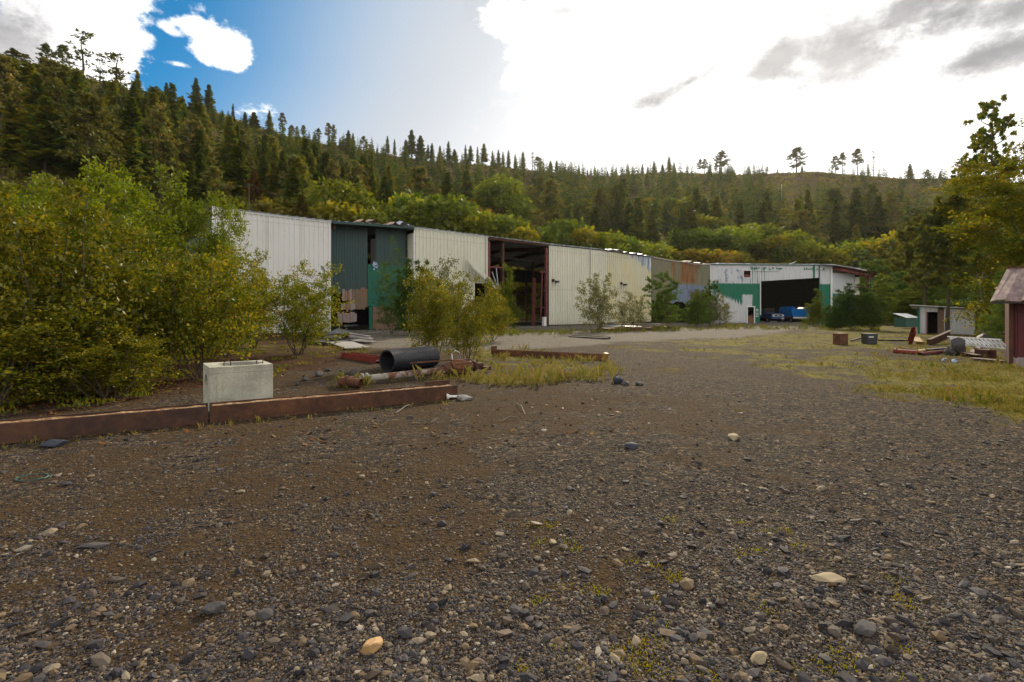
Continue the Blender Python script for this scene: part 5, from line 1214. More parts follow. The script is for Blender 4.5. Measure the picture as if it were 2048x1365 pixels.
for (x, y) in ((.27, .16), (.76, .2)):
    m = MB(); m.tube([(x - .045, y, bz - .02), (x - .05, y - .01, bz + .05), (x - .02, y - .03, bz + .09), (x + .04, y - .02, bz + .085), (x + .05, y, bz + .04), (x + .045, y, bz - .02)], .008, 6, False); m.build('lifting_loop', 'dark_rust', B, smooth=True)

# black corrugated culvert
p, q = gp(772, 746.5), Vector(gp(868, 735)); r = .30; d = (q - p); d = Vector((1.1, 1.66, 0)); Lc = 1.75
C_ = empty('culvert_pipe', (p.x, p.y + .1, r), math.atan2(d.y, d.x), 'black corrugated plastic culvert pipe lying in the weeds', 'pipe')
pts = []; rs = []; n = 120
for i in range(n + 1): pts.append((Lc * i / n, 0, 0)); rs.append(r - .022 * (i % 4 in (2, 3)))
m = MB(); m.tube(pts, rs, 40, False); o = m.build('corrugated_wall', 'black_plastic', C_, smooth=True)
m = MB(); m.tube([(.001, 0, 0), (Lc - .001, 0, 0)], r - .035, 40, False)
for x in (0, Lc):
    b = len(m.v)
    for rr in (r, r - .035):
        for k_ in range(40): g = 2 * math.pi * k_ / 40; m.v.append((x, rr * math.cos(g), rr * math.sin(g)))
    for k_ in range(40): k2 = (k_ + 1) % 40; m.f.append((b + k_, b + k2, b + 40 + k2, b + 40 + k_))
m.build('liner', 'black_plastic', C_, smooth=True)

# old pump pipe: white-flaked tube, elbow, rusty bulb
pl, pr = gp(690, 772), gp(905, 752); dv = (pr - pl); Lp = dv.length
Pp = empty('pump_pipe', (pl.x, pl.y, .115), math.atan2(dv.y, dv.x), 'long rusty pump pipe with flaking white paint, an elbow and a bulbous valve', 'pipe')
material('flaked_pipe', lambda t: t.mix(t.step(t.add(t.noise(t.obj(), 4.5, 6, .7), t.mul(t.sep(t.obj())[0], -.06)), .34, .5), rusty(t)['Base Color'], (.27, .245, .2)), .75)
m = MB(); m.tube([(.25, 0, 0), (Lp * .78, 0, .03), (Lp, 0, .05)], [.075, .085, .095], 20); m.build('tube', 'flaked_pipe', Pp, smooth=True)
m = MB(); m.tube([(.3, 0, 0), (.1, 0, 0), (-.05, -.02, 0), (-.12, -.12, -.0), (-.02, -.30, -.01), (.16, -.5, -.02)], [.085, .085, .09, .095, .1, .1], 18, False); m.tube([(-.07, -.22, 0), (-.03, -.27, 0)], .13, 18); m.build('elbow', 'rust', Pp, smooth=True)
m = MB(); m.tube([(.36, 0, 0), (.40, 0, 0)], .13, 18); m.tube([(.47, 0, 0), (.51, 0, 0)], .13, 18); m.build('flange', 'flaked_pipe', Pp, smooth=True)
m = MB(); m.tube([(Lp - .25, 0, .06), (Lp - .18, 0, .07), (Lp - .12, 0, .07)], [.12, .14, .16], 20); m.tube([(Lp - .05, 0, .08), (Lp + .08, 0, .09), (Lp + .3, 0, .09), (Lp + .48, 0, .09), (Lp + .55, 0, .09)], [.13, .185, .2, .18, .13], 22)
for k_ in range(10):
    g = 6.283 * k_ / 10; m.span((Lp + .0, .19 * math.cos(g), .09 + .19 * math.sin(g)), (Lp + .5, .19 * math.cos(g), .09 + .19 * math.sin(g)), .03, .03)
m.build('valve_bulb', 'rust', Pp, smooth=True)
m = MB(); m.tube([(Lp + .55, 0, .09), (Lp + .9, 0, .085)], .085, 16); m.tube([(Lp + .62, 0, .09), (Lp + .68, 0, .09)], .14, 18); m.box((Lp + 1.05, .02, .0), (.22, .14, .1)); m.build('outlet', 'dark_rust', Pp, smooth=True)
m = MB(); m.tube([(Lp + .1, .15, .2), (Lp + .1, .2, .42), (Lp + .2, .2, .5), (Lp + .33, .2, .44), (Lp + .36, .2, .25)], .016, 8, False); m.build('handle', 'chrome', Pp, smooth=True)
m = MB(); m.span((Lp - 1.0, .35, .24), (Lp + .15, .25, .26), .03, .03); m.build('rod', 'rust', Pp)
# small white cup-ended pipe and a concrete lump at the end of the beam
p = gp(900, 798); e = empty('white_fitting', (p.x - .05, p.y - .12, .06), .25, 'small white funnel-shaped fitting at the end of the rusty beam', 'fitting')
m = MB(); m.tube([(0, 0, 0), (.03, 0, 0), (.06, 0, .0), (.2, .02, -.01)], [.055, .05, .025, .022], 14, False); m.build('pipe_stub', 'white_paint', e, smooth=True); m = MB(); m.tube([(-.002, 0, 0), (.0, 0, 0)], .04, 12); m.build('mouth_shade_disc', 'dark_steel', e)  # flat dark disc across the mouth stands in for the shade inside the stub
def rock(u, v, size, mat, label, sc=(1, .8, .55), seed=0, rz=0, cat='rock', name='rock', group=None, sub=3):
    V0, F0 = ico(sub if size > .06 or name != 'rock' else sub); rg = np.random.default_rng(seed); d = np.ones(len(V0))
    for _ in range(15):
        nrm = rg.normal(0, 1, 3); nrm /= np.linalg.norm(nrm); h = rg.uniform(.55, .88); pr = V0 @ nrm; over = np.maximum(pr - h, 0); V0 = V0 - over[:, None] * nrm * .97
    V = V0 * (1 + (fbm(V0[:, 0] * 3 + 9, V0[:, 1] * 3 + V0[:, 2] * 2, seed) - .5)[:, None] * .2) * np.array(sc) * size
    p = gp(u, v); o = link(name, npmesh(name, V, F0, mat, None, False), None, (p.x, p.y + size * .5, float(gz(p.x, p.y)) + size * sc[2] * .5), rz)
    tag(o, label, cat, group); return o
material('tan_rock', lambda t: t.mix(t.noise(t.obj(), 12, 5), (.26, .15, .06), (.42, .26, .11)), .7)
material('pale_rock', lambda t: t.mix(t.noise(t.obj(), 9, 5), (.2, .155, .09), (.36, .29, .19)), .8, 0, .1)
material('grey_rock', lambda t: t.mix(t.noise(t.obj(), 22, 5, .7), (.025, .024, .025), (.11, .10, .095)), .8, 0, .1)
material('blue_rock', lambda t: t.mix(t.noise(t.obj(), 12, 5), (.02, .022, .03), (.07, .075, .09)), .75, 0, .1)
rock(738, 1303, .05, 'tan_rock', 'smooth oval orange-tan cobble near the bottom edge', (1.35, .85, .75), 1, .95)
rock(1670, 1172, .09, 'pale_rock', 'flat pale cream stone slab in the gravel at the right', (1.3, .7, .22), 2, -.3)
rock(1265, 903, .08, 'blue_rock', 'lone dark blue-grey stone with a green weed behind it', (1.2, .8, .6), 3, .4)
rock(1470, 882, .085, 'pale_rock', 'pale whitish stone standing out right of the centre of the gravel', (1.1, .8, .7), 4, .2)
rock(1236, 769, .14, 'blue_rock', 'biggest blue-grey rock of the pile near the far rusty beam', (1.1, .9, .8), 5, .2)
rock(1252, 772, .1, 'grey_rock', 'smaller grey rock beside the biggest rock of the pile', (1.1, .9, .7), 6, .9)
rock(1281, 772, .10, 'grey_rock', 'brownish grey rock at the right of the rock pile', (1.2, .9, .6), 7, 2)
rock(1105, 1086, .03, 'pale_rock', 'small pale pebble in the middle of the foreground gravel', (1.2, .9, .6), 8, 2)
rock(420, 1228, .05, 'grey_rock', 'angular grey stone in the near left gravel', (1.3, .9, .7), 9, .5)
rock(525, 1243, .045, 'grey_rock', 'rounded brown-grey stone in the near left gravel', (1.1, .9, .8), 10, .1)
rock(96, 893, .13, 'blue_rock', 'flat grey stone at the foot of the left beam', (1.3, .8, .5), 11, .1)
rock(930, 801, .16, 'pale_slab', 'broken lump of pale concrete at the end of the rusty beam', (1.2, .7, .42), 12, -.3)
rock(178, 1100, .07, 'grey_rock', 'flat grey stone in the brown dirt at the left', (1.4, .8, .3), 13, .3)
rock(1740, 1275, .06, 'grey_rock', 'angular brown-grey stone low in the right gravel', (1.3, .8, .6), 14, .6)
rock(1525, 1325, .045, 'pale_rock', 'light brown stone close to the bottom edge right of centre', (1.3, .8, .6), 15, .6)
rock(820, 842 - 5, .05, 'grey_rock', 'small dark stone right in front of the rusty beam', (1.3, .8, .5), 17, .6)
for i, (u_, v_) in enumerate([(680, 745), (600, 758), (637, 750), (586, 770), (655, 736), (700, 748)]):
    rock(u_ + 7 * (i % 2), v_ + (i * 5) % 7, .055 + .03 * (i % 3), 'grey_rock', 'grey rock in the dark litter between the concrete box and pump pipe', (1.2, .9, .85), 20 + i, i * .8, group='grey rocks between the concrete box and pump pipe')
# debris between the shrubs and the broken wall
def board(u0, v0, u1, v1, wd, z, mat, label, ht=.05, name='board', cat='board', group=None, n=1):
    p, q = gp(u0, v0), gp(u1, v1); d = q - p; e = empty(name, (p.x, p.y, z), math.atan2(d.y, d.x), label, cat, group); L = d.length
    return MB().box((L / 2, 0, ht / 2), (L, wd, ht), 0, .03).build('plank', mat, e, bevel=.008) and e
def slab(us, z, ht, mat, name, label, cat, dz=None):
    ps = [gp(u, v) for u, v in us]; c = sum(ps, Vector()) / len(ps)
    m = MB(); m.prism([Vector((p.x - c.x, p.y - c.y, (dz[i] if dz else 0))) for i, p in enumerate(ps)], (0, 0, ht)); o = m.build(name, mat, loc=(c.x, c.y, z)); tag(o, label, cat); return o
slab([(655, 687.5), (690, 701.5), (740, 699.5), (705, 687)], .06, .04, 'pale_slab', 'sheet_panel', 'large flat pale grey sheet lying in front of the debris', 'sheet')
slab([(672, 661.5), (688, 664), (716, 662), (700, 660)], .35, .1, 'dull_metal', 'sheet_panel', 'dull blue metal sheet on top of the debris by the broken wall', 'sheet', [0, .05, .1, .0])
slab([(648, 675), (690, 679), (708, 672), (675, 670)], .16, .05, 'dull_metal', 'sheet_panel', 'crumpled galvanised sheet on the debris pile', 'sheet', [0, .2, .12, .25])
slab([(645, 681), (662, 684), (690, 680), (668, 676)], .03, .13, 'dark_steel', 'sheet_panel', 'black folded sheet under the galvanised sheet', 'sheet', [0, .05, .0, .1])
slab([(622, 690), (657, 692), (660, 687), (630, 685)], .02, .14, 'dark_steel', 'sheet_panel', 'dark blue-black pipe-like scrap left of the pale sheet', 'sheet')
rg = random.Random(12)
for i in range(7):
    board(697 + i * 1.5, 676 + i * 1.7, 738 + i * 2, 684 + i * .9, .22, .06 + .05 * (7 - i) * .6, ['board_timber', 'dark_steel'][i % 3 == 1], 'weathered board in the stack before the broken wall', .05, group='stacked weathered boards before the broken wall')
for i in range(9):
    u_ = rg.uniform(600, 740); v_ = rg.uniform(668, 694); board(u_, v_, u_ + rg.uniform(15, 40), v_ + rg.uniform(-4, 5), .14, .02 + .05 * rg.random(), 'board_timber', 'loose board scattered about the debris', .04, group='loose boards scattered about the debris')
p, q = gp(1167, 662.5), gp(1268, 664.5)
lay('steel_channel', gp(1140, 675), gp(1218, 679), lambda e, L: (MB().box((L / 2, 0, .05), (L, .3, .08)).build('web', 'dark_steel', e), MB().box((L / 2, .14, .09), (L, .03, .1)).build('flange', 'dark_steel', e)), 'black steel channel lying flat on the track before the cream wall', 'channel')
for i, (u_, v_, L_) in enumerate([(1205, 663, 3.5), (1260, 662, 3.0), (1300, 659, 3.4)]):
    lay('timber_baulk', gp(u_, v_), gp(u_ + 45, v_ - .5), lambda e, L: MB().box((L / 2, 0, .14), (L, .5, .26), 0, .1).build('baulk', 'dark_rust', e, bevel=.03), 'dark baulk lying against the foot of the cream wall', 'baulk', 'dark baulks along the foot of the cream wall')
slab([(1200, 659), (1250, 662), (1285, 659.5), (1240, 657)], .25, .03, 'dull_metal', 'sheet_panel', 'silvery sheet under the shrub at the foot of the cream wall', 'sheet', [0, .1, 0, .12])
# rusty crate-like box and black bin on the grass
p = gp(1690, 690); e = empty('rusty_box', (p.x, p.y, 0), .1, 'rusty orange-brown steel box standing on the grass', 'box')
m = MB(); m.box((0, .3, .27), (.46, .46, .54)); m.build('shell', 'rust', e, bevel=.015); MB().box((0, .3, .55), (.5, .5, .03)).build('rim', 'yellow_paint', e)
p = gp(1746, 689); e = empty('black_bin', (p.x, p.y, 0), -.1, 'black square bin with a small white label on the grass', 'bin')
m = MB(); m.box((0, .3, .25), (.50, .46, .5), taper=1.08); m.build('tub', 'black_plastic', e, bevel=.02); MB().box((0, .3, .51), (.56, .52, .03)).build('rim', 'black_plastic', e); MB().box((-.06, .04, .36), (.22, .012, .05)).build('sticker', 'white_paint', e)
p, q = gp(1702, 684), gp(1737, 678); lay('rail', p, q, lambda e, L: MB().box((L / 2, 0, .12), (L, .08, .08), ry=-.03).build('bar', 'dark_rust', e), 'thin dark rail between the rusty box and the black bin', 'rail')
# scrap heap on the right
def hexbar(name, a, b, wd, ht, mat, label, cat='beam'):
    p, q = a, b; c = (p + q) / 2; m = MB(); m.span(p - c, q - c, .02, ht); d = (q - p).normalized(); s_ = d.cross(Vector((0, 0, 1))).normalized() * wd / 2
    m.span(p - c + s_ + Vector((0, 0, ht / 2)), q - c + s_ + Vector((0, 0, ht / 2)), wd, .02); m.span(p - c + s_ - Vector((0, 0, ht / 2)), q - c + s_ - Vector((0, 0, ht / 2)), wd, .02)
    return m.build(name, mat, loc=c, label=label, cat=cat)
hexbar('steel_beam', at(1822, 688, 25), at(1831, 661, 24.2), .15, .28, 'red_steel', 'short red beam standing up on end, leaning, in the scrap')
hexbar('steel_beam', at(1854, 686, 24.5), at(1898, 667, 26.5), .16, .32, 'dark_rust', 'dark brown beam propped up at a slant in the scrap')
slab([(1826, 684), (1830, 689), (1847, 690), (1838, 683)], .1, .05, 'yellow_paint', 'scrap_plate', 'dull yellow plate at the foot of the red upright beam', 'plate', [.1, 0, 0, .1])
hexbar('steel_beam', at(1756, 681.5, 28), at(1823, 682.5, 27.5), .2, .12, 'dark_steel', 'low grey steel beam behind the black bin')
m = MB(); a, b = at(1790, 703, 19.6), at(1848, 707, 18.6); c_ = (a + b) / 2; m.tube([a - c_, b - c_], .09, 14, False); m.tube([a - c_, (a - c_) + (b - a) * .06], .115, 14, False); m.build('red_pipe', 'red_steel', loc=c_, smooth=True, label='dark red pipe nearest the gravel in the scrap', cat='pipe')
m = MB(); a, b = at(1840, 709, 18.4), at(1894, 703, 18.9); c_ = (a + b) / 2; m.tube([a - c_, b - c_], .07, 14, False); m.build('red_pipe', 'red_primer', loc=c_, smooth=True, label='paler red pipe crossing the end of the dark red one', cat='pipe')
hexbar('steel_beam', at(1848, 702, 20), at(1908, 697, 20.5), .16, .12, 'dark_steel', 'black bar with a yellow end behind the red pipes')
slab([(1834, 706), (1838, 708), (1852, 707), (1848, 705)], .08, .05, 'yellow_paint', 'scrap_plate', 'small yellow tip lying on the red pipes', 'plate')
rock(1926, 712, .42, 'grey_rock', 'arched grey lump of broken concrete in the scrap', (.9, .6, 1.1), 41, .3, 'rubble', 'rubble')
rock(1905, 712, .28, 'grey_rock', 'low broken grey lump left of the arched rubble', (1.1, .8, .8), 42, .9, 'rubble', 'rubble')
rock(1984, 693, .55, 'dark_steel', 'black mound of scrap between the truss and the red shed', (1.2, .8, .75), 43, .9, 'scrap', 'scrap_mound')
rock(1970, 713, .4, 'dark_rust', 'jumbled dark machine part under the truss', (1.4, .7, .6), 44, .3, 'scrap', 'scrap_mound')
m = MB(); a, b = at(1954, 708, 18.2), at(1976, 700, 18.6); c_ = (a + b) / 2; m.tube([a - c_, (Vector((0, 0, .03))), b - c_], [.09, .1, .04], 10); m.build('bent_pipe', 'galvanised', loc=c_, smooth=True, label='short pale bent pipe under the white truss', cat='pipe')
# flat lattice truss, pale paint
a, b = at(1908, 688, 20.2), at(2020, 698, 16.2); c_ = (a + b) / 2; d = b - a; up = Vector((.08, .38, .27)); m = MB(); n = 13
for o_ in (Vector((0, 0, 0)), up): m.span(a - c_ + o_, b - c_ + o_, .04, .05)
for i in range(n):
    p = a - c_ + d * (i / n); q = a - c_ + d * ((i + .5) / n) + up; r_ = a - c_ + d * ((i + 1) / n); m.span(p, q, .045, .03); m.span(q, r_, .045, .03)
T = m.build('lattice_truss', 'white_paint', loc=c_, label='flaking white lattice truss propped level in the scrap', cat='truss')
for f_ in (.2, .75):
    pp = a + d * f_; m = MB(); m.box((pp.x - c_.x, pp.y - c_.y + .3, -c_.z + pp.z / 2 - .05), (.3, .5, pp.z - .1)); m.build('prop', 'dark_rust', T)
for i, (u_, v_) in enumerate([(1892, 722), (1913, 725)]):
    rock(u_, v_ + 2, .13, 'pale_blue_scrap', ['pale blue crumpled litter left of its twin', 'pale blue crumpled litter nearest the red shed'][i], (1, .6, .6), 60 + i, .4, 'litter', 'crumpled_litter', sub=2)
hexbar('timber_baulk', at(1948, 719, 16.5), at(2012, 725, 15.6), .22, .1, 'grey_timber', 'grey timber lying beside the foot of the red shed', 'timber')
hexbar('timber_baulk', at(1932, 709, 18.2), at(1965, 716, 17), .22, .16, 'dark_rust', 'dark timber under the white truss', 'timber')
# bits of thin rusty wire and twigs
for i, (u0, v0, u1, v1) in enumerate([(793, 828, 823, 811), (1050, 832, 1030, 808), (1000, 845, 1035, 838), (540, 787, 560, 782), (862, 848, 878, 842)]):
    a, b = gp(u0, v0), gp(u1, v1); c_ = (a + b) / 2; c_.z = .02; m = MB(); d = (b - a) / 2; m.tube([-d, Vector((.03, .02, .04)), d], [.008, .007, .004], 5); m.build('dry_stick', 'pale_bark', loc=c_, label='pale dry stick lying on the gravel near the rusty beams', cat='stick', group='pale dry sticks on the gravel')
m = MB(); c_ = gp(66, 958); pts = [(.16 * math.cos(i * .6) * (1 - i * .012), .1 * math.sin(i * .6), .012 + .003 * (i % 3)) for i in range(24)]; m.tube(pts, .004, 5); m.build('cord', 'bin_green', loc=(c_.x, c_.y, 0), label='small tangle of green cord on the dirt at the left', cat='cord')

# ================================================================== AIR
hm = bpy.data.materials.new('haze'); hm.use_nodes = True; hm.node_tree.nodes.clear(); hn = NT(hm.node_tree)
hv = hn.n.new('ShaderNodeVolumePrincipled'); hv.inputs['Color'].default_value = (.95, .93, .86, 1); hv.inputs['Density'].default_value = .00005; hv.inputs['Anisotropy'].default_value = .55
ho = hn.n.new('ShaderNodeOutputMaterial'); hn.l.new(hv.outputs[0], ho.inputs['Volume']); MATS['haze'] = hm
MB().box((0, 0, 86), (4600, 4600, 320)).build('haze', 'haze', label='thin warm haze over the valley', kind='stuff')

# ================================================================== POLES AND WIRES
x, y, z = hill_at(1563, 300); e = empty('utility_pole', (x, y, z - .5), 0, 'pale utility pole standing alone high on the right hillside', 'pole'); top_ = CAMH + (HOR - 369) / F * y; MB().tube([(0, 0, 0), (0, 0, top_ - z + .5)], [.28, .2], 8).build('pole', 'galvanised', e)
pq = at(498, 368, 82); x, y = pq.x, pq.y; z = float(hill_z(x, y)); e = empty('utility_pole', (x, y, z - .3), 0, 'utility pole behind the white metal wall carrying the power lines', 'pole'); MB().tube([(0, 0, 0), (0, 0, pq.z - z + .3)], [.13, .09], 8).build('pole', 'bark', e); MB().box((0, 0, pq.z - z), (1.0, .1, .1), .4).build('crossarm', 'bark', e)
def wire(pts, sag, label, r=.03, name='power_line'):
    m = MB(); P_ = []
    for a, b in zip(pts, pts[1:]):
        for i in range(13): f = i / 12; p = a.lerp(b, f); P_.append(p - Vector((0, 0, sag * 4 * f * (1 - f))))
    c_ = P_[0].copy(); m.tube([p - c_ for p in P_], r, 4); m.build(name, 'dark_steel', loc=c_, label=label, cat='power line', group='power lines over the warehouse')
for i, (dz, lb) in enumerate([(0, 'top power line running over the shrubs to the pole'), (-.55, 'second power line running over the shrubs to the pole'), (-3.9, 'lowest power line sagging behind the white wall')]):
    wire([at(-300, 385, 60) + Vector((0, 0, dz)), pq + Vector((0, 0, dz * .7)), at(705, 425, 95) + Vector((0, 0, dz)), at(1450, 449, 140) + Vector((0, 0, dz * .3))], .7, lb, .018)

# ================================================================== SHRUBS AND TREES IN THE YARD
def shrub(kit, kh, u, v, vt, wide, label, cat='shrub', name='shrub', rz=0, parts=SF, Y=None, group=None):
    p = gp(u, v) if Y is None else Vector(((u - 1024) / F * Y, Y, 0)); h = CAMH + (HOR - vt) / F * p.y
    return plant(name, kit, (p.x, p.y, -.03), h, kh, rz, label, cat, group, wide, parts)
kA = shrub_kit(4, 2.9, 1, 8, 20, 34, .10, 'shrub_leaves', upright=.7, low=.08, lw=.52)
kA2 = shrub_kit(4, 3.0, 2, 9, 20, 34, .095, 'shrub_leaves', upright=.7, low=.05, lw=.52)
kB = shrub_kit(3.2, 3.0, 3, 9, 18, 36, .085, 'shrub_leaves', upright=.6, low=.18, lw=.6)
kC = shrub_kit(3.5, 3.0, 4, 9, 18, 36, .085, 'shrub_leaves', upright=.6, low=.14, lw=.6)
kW = shrub_kit(7, 5.0, 5, 8, 24, 46, .16, 'bright_leaves', upright=.55, low=.1, lw=.42, sub=3)
kW2 = shrub_kit(7, 5.5, 6, 8, 24, 46, .16, 'bright_leaves', upright=.5, low=.08, lw=.42, sub=3)
kG = shrub_kit(4, 3.6, 7, 8, 16, 30, .115, 'grey_leaves', upright=.55, low=.08, lw=.6)
kS = shrub_kit(6, 5.2, 18, 3, 22, 26, .17, 'dark_leaves', upright=.8, low=.1, flat=.75, sub=3, thick=.01, lw=.5)
kD = shrub_kit(6, 5.2, 8, 3, 30, 60, .19, 'dark_leaves', upright=.8, low=.08, flat=.7, sub=3, thick=.01, lw=.6)
kD2 = shrub_kit(6, 6.0, 9, 5, 28, 56, .19, 'dark_leaves', upright=.65, low=.05, flat=.6, sub=3, thick=.01, lw=.6)
kY = shrub_kit(6, 5.4, 10, 4, 28, 56, .19, 'bright_leaves', upright=.75, low=.06, flat=.65, sub=3, thick=.01, lw=.6)
# far left thicket
shrub(kA, 4, 110, 795, 372, 1.0, 'tall pale-stemmed sapling thicket with yellow-tinged leaves nearest the left edge')
shrub(kA2, 4, -40, 800, 395, 1.1, 'leafy shrub cut by the left edge of the photo', rz=1)
shrub(kA2, 4, 30, 812, 560, 1.8, 'low dark leafy growth in front of the left thicket', rz=3)
shrub(kA, 4, 225, 770, 445, 1.0, 'yellow-tinged shrub just right of the tall left thicket', rz=2)
shrub(kC, 3.5, 210, 800, 640, 1.9, 'low shrub spreading over the litter below the left thicket', rz=2.5)
shrub(kW, 7, 215, 700, 352, 1.0, 'feathery bright green willow behind the left thicket', 'willow', 'willow', Y=17)
shrub(kW2, 7, 305, 700, 338, .95, 'tallest feathery bright green willow left of the white wall', 'willow', 'willow', 1, Y=20)
shrub(kW, 7, 392, 700, 392, .85, 'feathery bright green willow nearest the white wall corner', 'willow', 'willow', 2, Y=21)
shrub(kW2, 7, 60, 700, 405, 1.1, 'bright willow filling the gap at the far left', 'willow', 'willow', 3.3, Y=18)
shrub(kW, 7, 120, 700, 372, 1.1, 'yellow-green willow behind the tall left sapling', 'willow', 'willow', 4.3, Y=22)
shrub(kC, 3.5, 450, 700, 500, .9, 'mid green shrub against the left part of the white wall', rz=1, Y=18)
shrub(kB, 3.2, 402, 757, 500, 1.1, 'many-stemmed shrub directly behind the concrete box')
shrub(kC, 3.5, 325, 745, 520, 1.1, 'shrub between the willows and the one behind the concrete box', rz=2)
shrub(kB, 3.2, 285, 760, 600, 1.3, 'small rounded shrub low in the left thicket', rz=4)
shrub(kC, 3.5, 592, 711, 527, 1.12, 'rounded olive shrub with bare stems in front of the white wall', rz=1)
shrub(kB, 3.2, 505, 700, 545, 1.05, 'smaller olive shrub left of the rounded one before the white wall', rz=1, Y=22)
shrub(kS, 6, 635, 668, 535, .7, 'dark thin sapling shadowing the white wall', Y=33, rz=1)
shrub(kS, 6, 578, 668, 560, .6, 'small dark sapling half hidden behind the rounded olive shrub', Y=31, rz=4)
shrub(kS, 6, 783, 662, 478, .55, 'open layered sapling before the bright green panel', 'sapling', 'sapling', Y=36)
shrub(kD2, 6, 822, 668, 520, .62, 'dark bushy sapling at the left end of the cream wall', 'sapling', 'sapling', 2, Y=34)
shrub(kB, 3.2, 868, 722, 540, .82, 'pale upright shrub behind the black culvert', rz=3)
shrub(kG, 4, 890, 690, 520, .7, 'grey-green airy shrub in front of the cream wall', rz=1, Y=24)
shrub(kC, 3.5, 936, 728, 552, .85, 'yellow-green shrub behind the rusty valve', rz=5)
shrub(kY, 6, 1012, 664, 532, .55, 'bright young tree growing in the open bay', 'sapling', 'sapling', 1, Y=43)
shrub(kB, 3.2, 985, 690, 590, 1.0, 'yellowish shrub beside the open bay', rz=5, Y=27)
shrub(kY, 6, 980, 664, 560, .5, 'green shrub under the bent cream sheet', rz=2, Y=40)
shrub(kG, 4, 1196, 664, 548, .85, 'pale grey-green shrub in front of the long cream wall', rz=2)
shrub(kG, 4, 1262, 661, 585, 1.0, 'low grey-green shrub by the right end of the cream wall', rz=4)
shrub(kD, 6, 1326, 657, 545, .75, 'dark green layered tree in front of the rusty wall', 'sapling', 'sapling', 1, Y=51)
shrub(kD2, 6, 1395, 654, 580, .8, 'dark spreading shrub left of the peeling garage wall', rz=1, Y=55)
shrub(kG, 4, 1440, 653, 592, .9, 'grey-green shrub against the peeling garage wall', rz=1, Y=57)
shrub(kD2, 6, 1420, 654, 562, .5, 'upright sapling where the rusty wall meets the garage', 'sapling', 'sapling', 1, Y=60)
shrub(kY, 6, 1636, 653, 580, .72, 'yellow-green layered tree at the right side of the garage door', 'sapling', 'sapling', 1, Y=56)
shrub(kD2, 6, 1702, 662, 568, .95, 'broad dark green thicket in front of the garage side wall', rz=1, Y=46)
shrub(kD, 6, 1740, 662, 590, .95, 'dark green bush at the right of the garage thicket', rz=3, Y=44)
shrub(kD2, 6, 1668, 661, 610, .95, 'low dark green bush left of the garage thicket', rz=4, Y=46)
shrub(kY, 6, 1772, 655, 552, .95, 'tall olive bush beyond the lean-to', rz=2, Y=66)
# right side: big pine, tall pine, drooping broadleaf trees
pBig = pine_kit(10, 3.4, 71, 70, 'pine_needles', .42, 5, 26, .045)
pTall = pine_kit(20, 3.3, 72, 56, 'needles', .40, 5, 44, .017)
lB = shrub_kit(12, 9, 73, 3, 46, 120, .15, 'shrub_leaves', upright=.8, low=.12, flat=.45, sub=4, lw=.62, thick=.014, droop=.25)
lB2 = shrub_kit(12, 9, 74, 3, 46, 120, .15, 'dark_leaves', upright=.8, low=.08, flat=.55, sub=4, lw=.62, thick=.014, droop=.3)
def bigtree(nm, kit, kh, u, Y, vt, wide, lab, rz=0, parts=('trunk', 'crown'), cat='tree'):
    p = Vector(((u - 1024) / F * Y, Y, 0)); return plant(nm, kit, (p.x, p.y, -.05), CAMH + (HOR - vt) / F * Y, kh, rz, lab, cat, None, wide, parts)
bigtree('pine_tree', pBig, 10, 1897, 34, 412, .85, 'olive-brown pine with its trunk in front of the white shed', 0, cat='pine tree')
bigtree('pine_tree', pBig, 10, 1850, 52, 440, .9, 'olive-brown pine left of and behind the white shed', 2, cat='pine tree')
bigtree('pine_tree', pTall, 20, 1984, 47, 208, .82, 'tallest dark pine above the trees at the right edge', 1, cat='pine tree')
bigtree('pine_tree', pTall, 20, 1958, 50, 278, .8, 'second tall pine leaning left of the tallest one', 3, cat='pine tree')
bigtree('broadleaf_tree', lB, 12, 2062, 30, 290, .85, 'big yellow-green tree with drooping branches at the right edge', 0, SF)
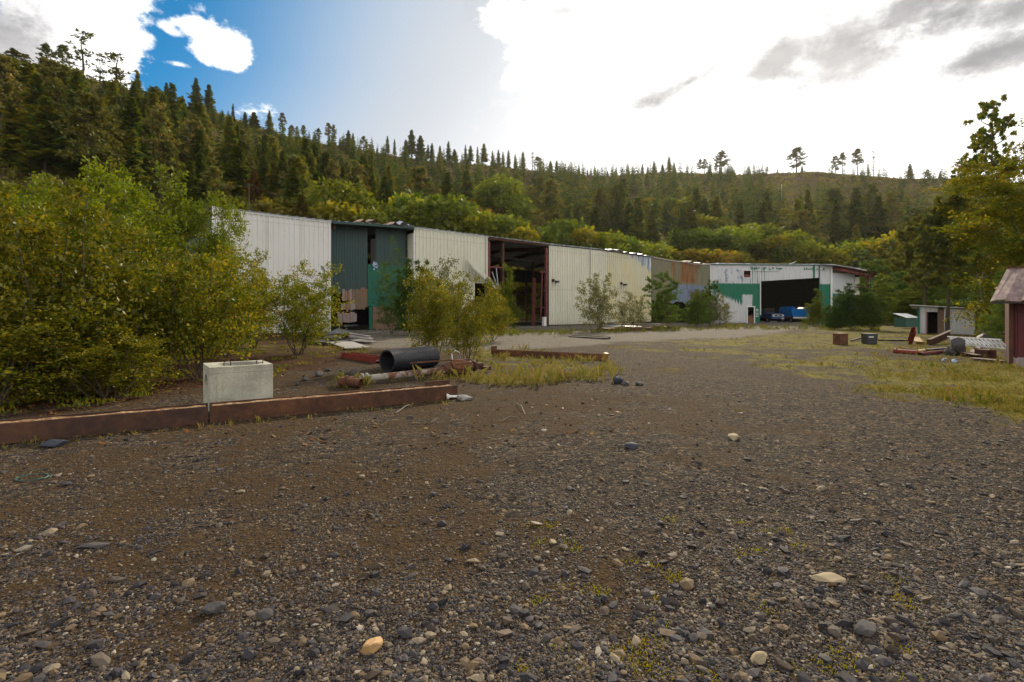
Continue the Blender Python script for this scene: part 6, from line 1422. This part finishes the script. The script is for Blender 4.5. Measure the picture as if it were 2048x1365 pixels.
bigtree('broadleaf_tree', lB2, 12, 2030, 36, 395, 1.0, 'drooping yellow-green tree behind the red shed roof', 2, SF)
bigtree('broadleaf_tree', lB, 12, 2130, 27, 220, 1.1, 'large tree mostly outside the right edge', 4, SF)
bigtree('broadleaf_tree', lB2, 12, 1935, 50, 480, .8, 'darker drooping tree behind the white shed', 4, SF)
bigtree('broadleaf_tree', lB2, 12, 2012, 24, 540, .7, 'low yellow-green branches between the white shed and red shed', 1, SF)
for i, (u_, Y_, vt_) in enumerate([(1800, 72, 545), (1830, 60, 560), (1870, 58, 540), (1935, 55, 520), (1790, 90, 520)]):
    shrub([kD2, kY, kD, kY, kD2][i], 6, u_, 0, vt_, 1.3, ['dark bush right behind the green waste bin', 'olive bush behind the waste bin', 'dark bush behind the left half of the white shed', 'olive bush behind the right half of the white shed', 'dark bush at the end of the track beyond the garage'][i], rz=i, Y=Y_)
# a bare bleached snag branch near the big pine
p = at(1960, 560, 28); m = MB(); rg = random.Random(2)
for i in range(9): a_ = rg.uniform(-.9, .9); m.tube([(0, 0, 0), (math.sin(a_) * .3, rg.uniform(-.2, .2), .35), (math.sin(a_) * .6, rg.uniform(-.3, .3), .75 * math.cos(a_ * .7))], [.02, .014, .006], 5)
m.tube([(.3, .2, -.9), (0, 0, 0)], [.03, .02], 6); m.build('dead_branch', 'pale_bark', loc=(p.x, p.y, p.z - .3), label='bleached bare dead branch among the right-hand trees', cat='branch')
# fresh leafy ground growth along the left edge of the yard
u, v, x, y = scatter(900, 690, 850, RNG, -60, 700); g, r, d, l = zones(x, y); k = (RNG.random(900) < l * (np.interp(u, [0, 330, 700], [.55, .35, .12]))); x, y = x[k], y[k]
V, Fc, rn = blades(len(x), 26, np.stack([x, y, gz(x, y) + .05], -1), np.full(len(x), .09), np.full(len(x), .12), RNG, .5, .8)
tag(link('ground_leaves', npmesh('ground_leaves', V, Fc, 'shrub_leaves', dict(rnd=rn))), label='low leafy growth at the foot of the left shrubs', kind='stuff', cat='undergrowth')
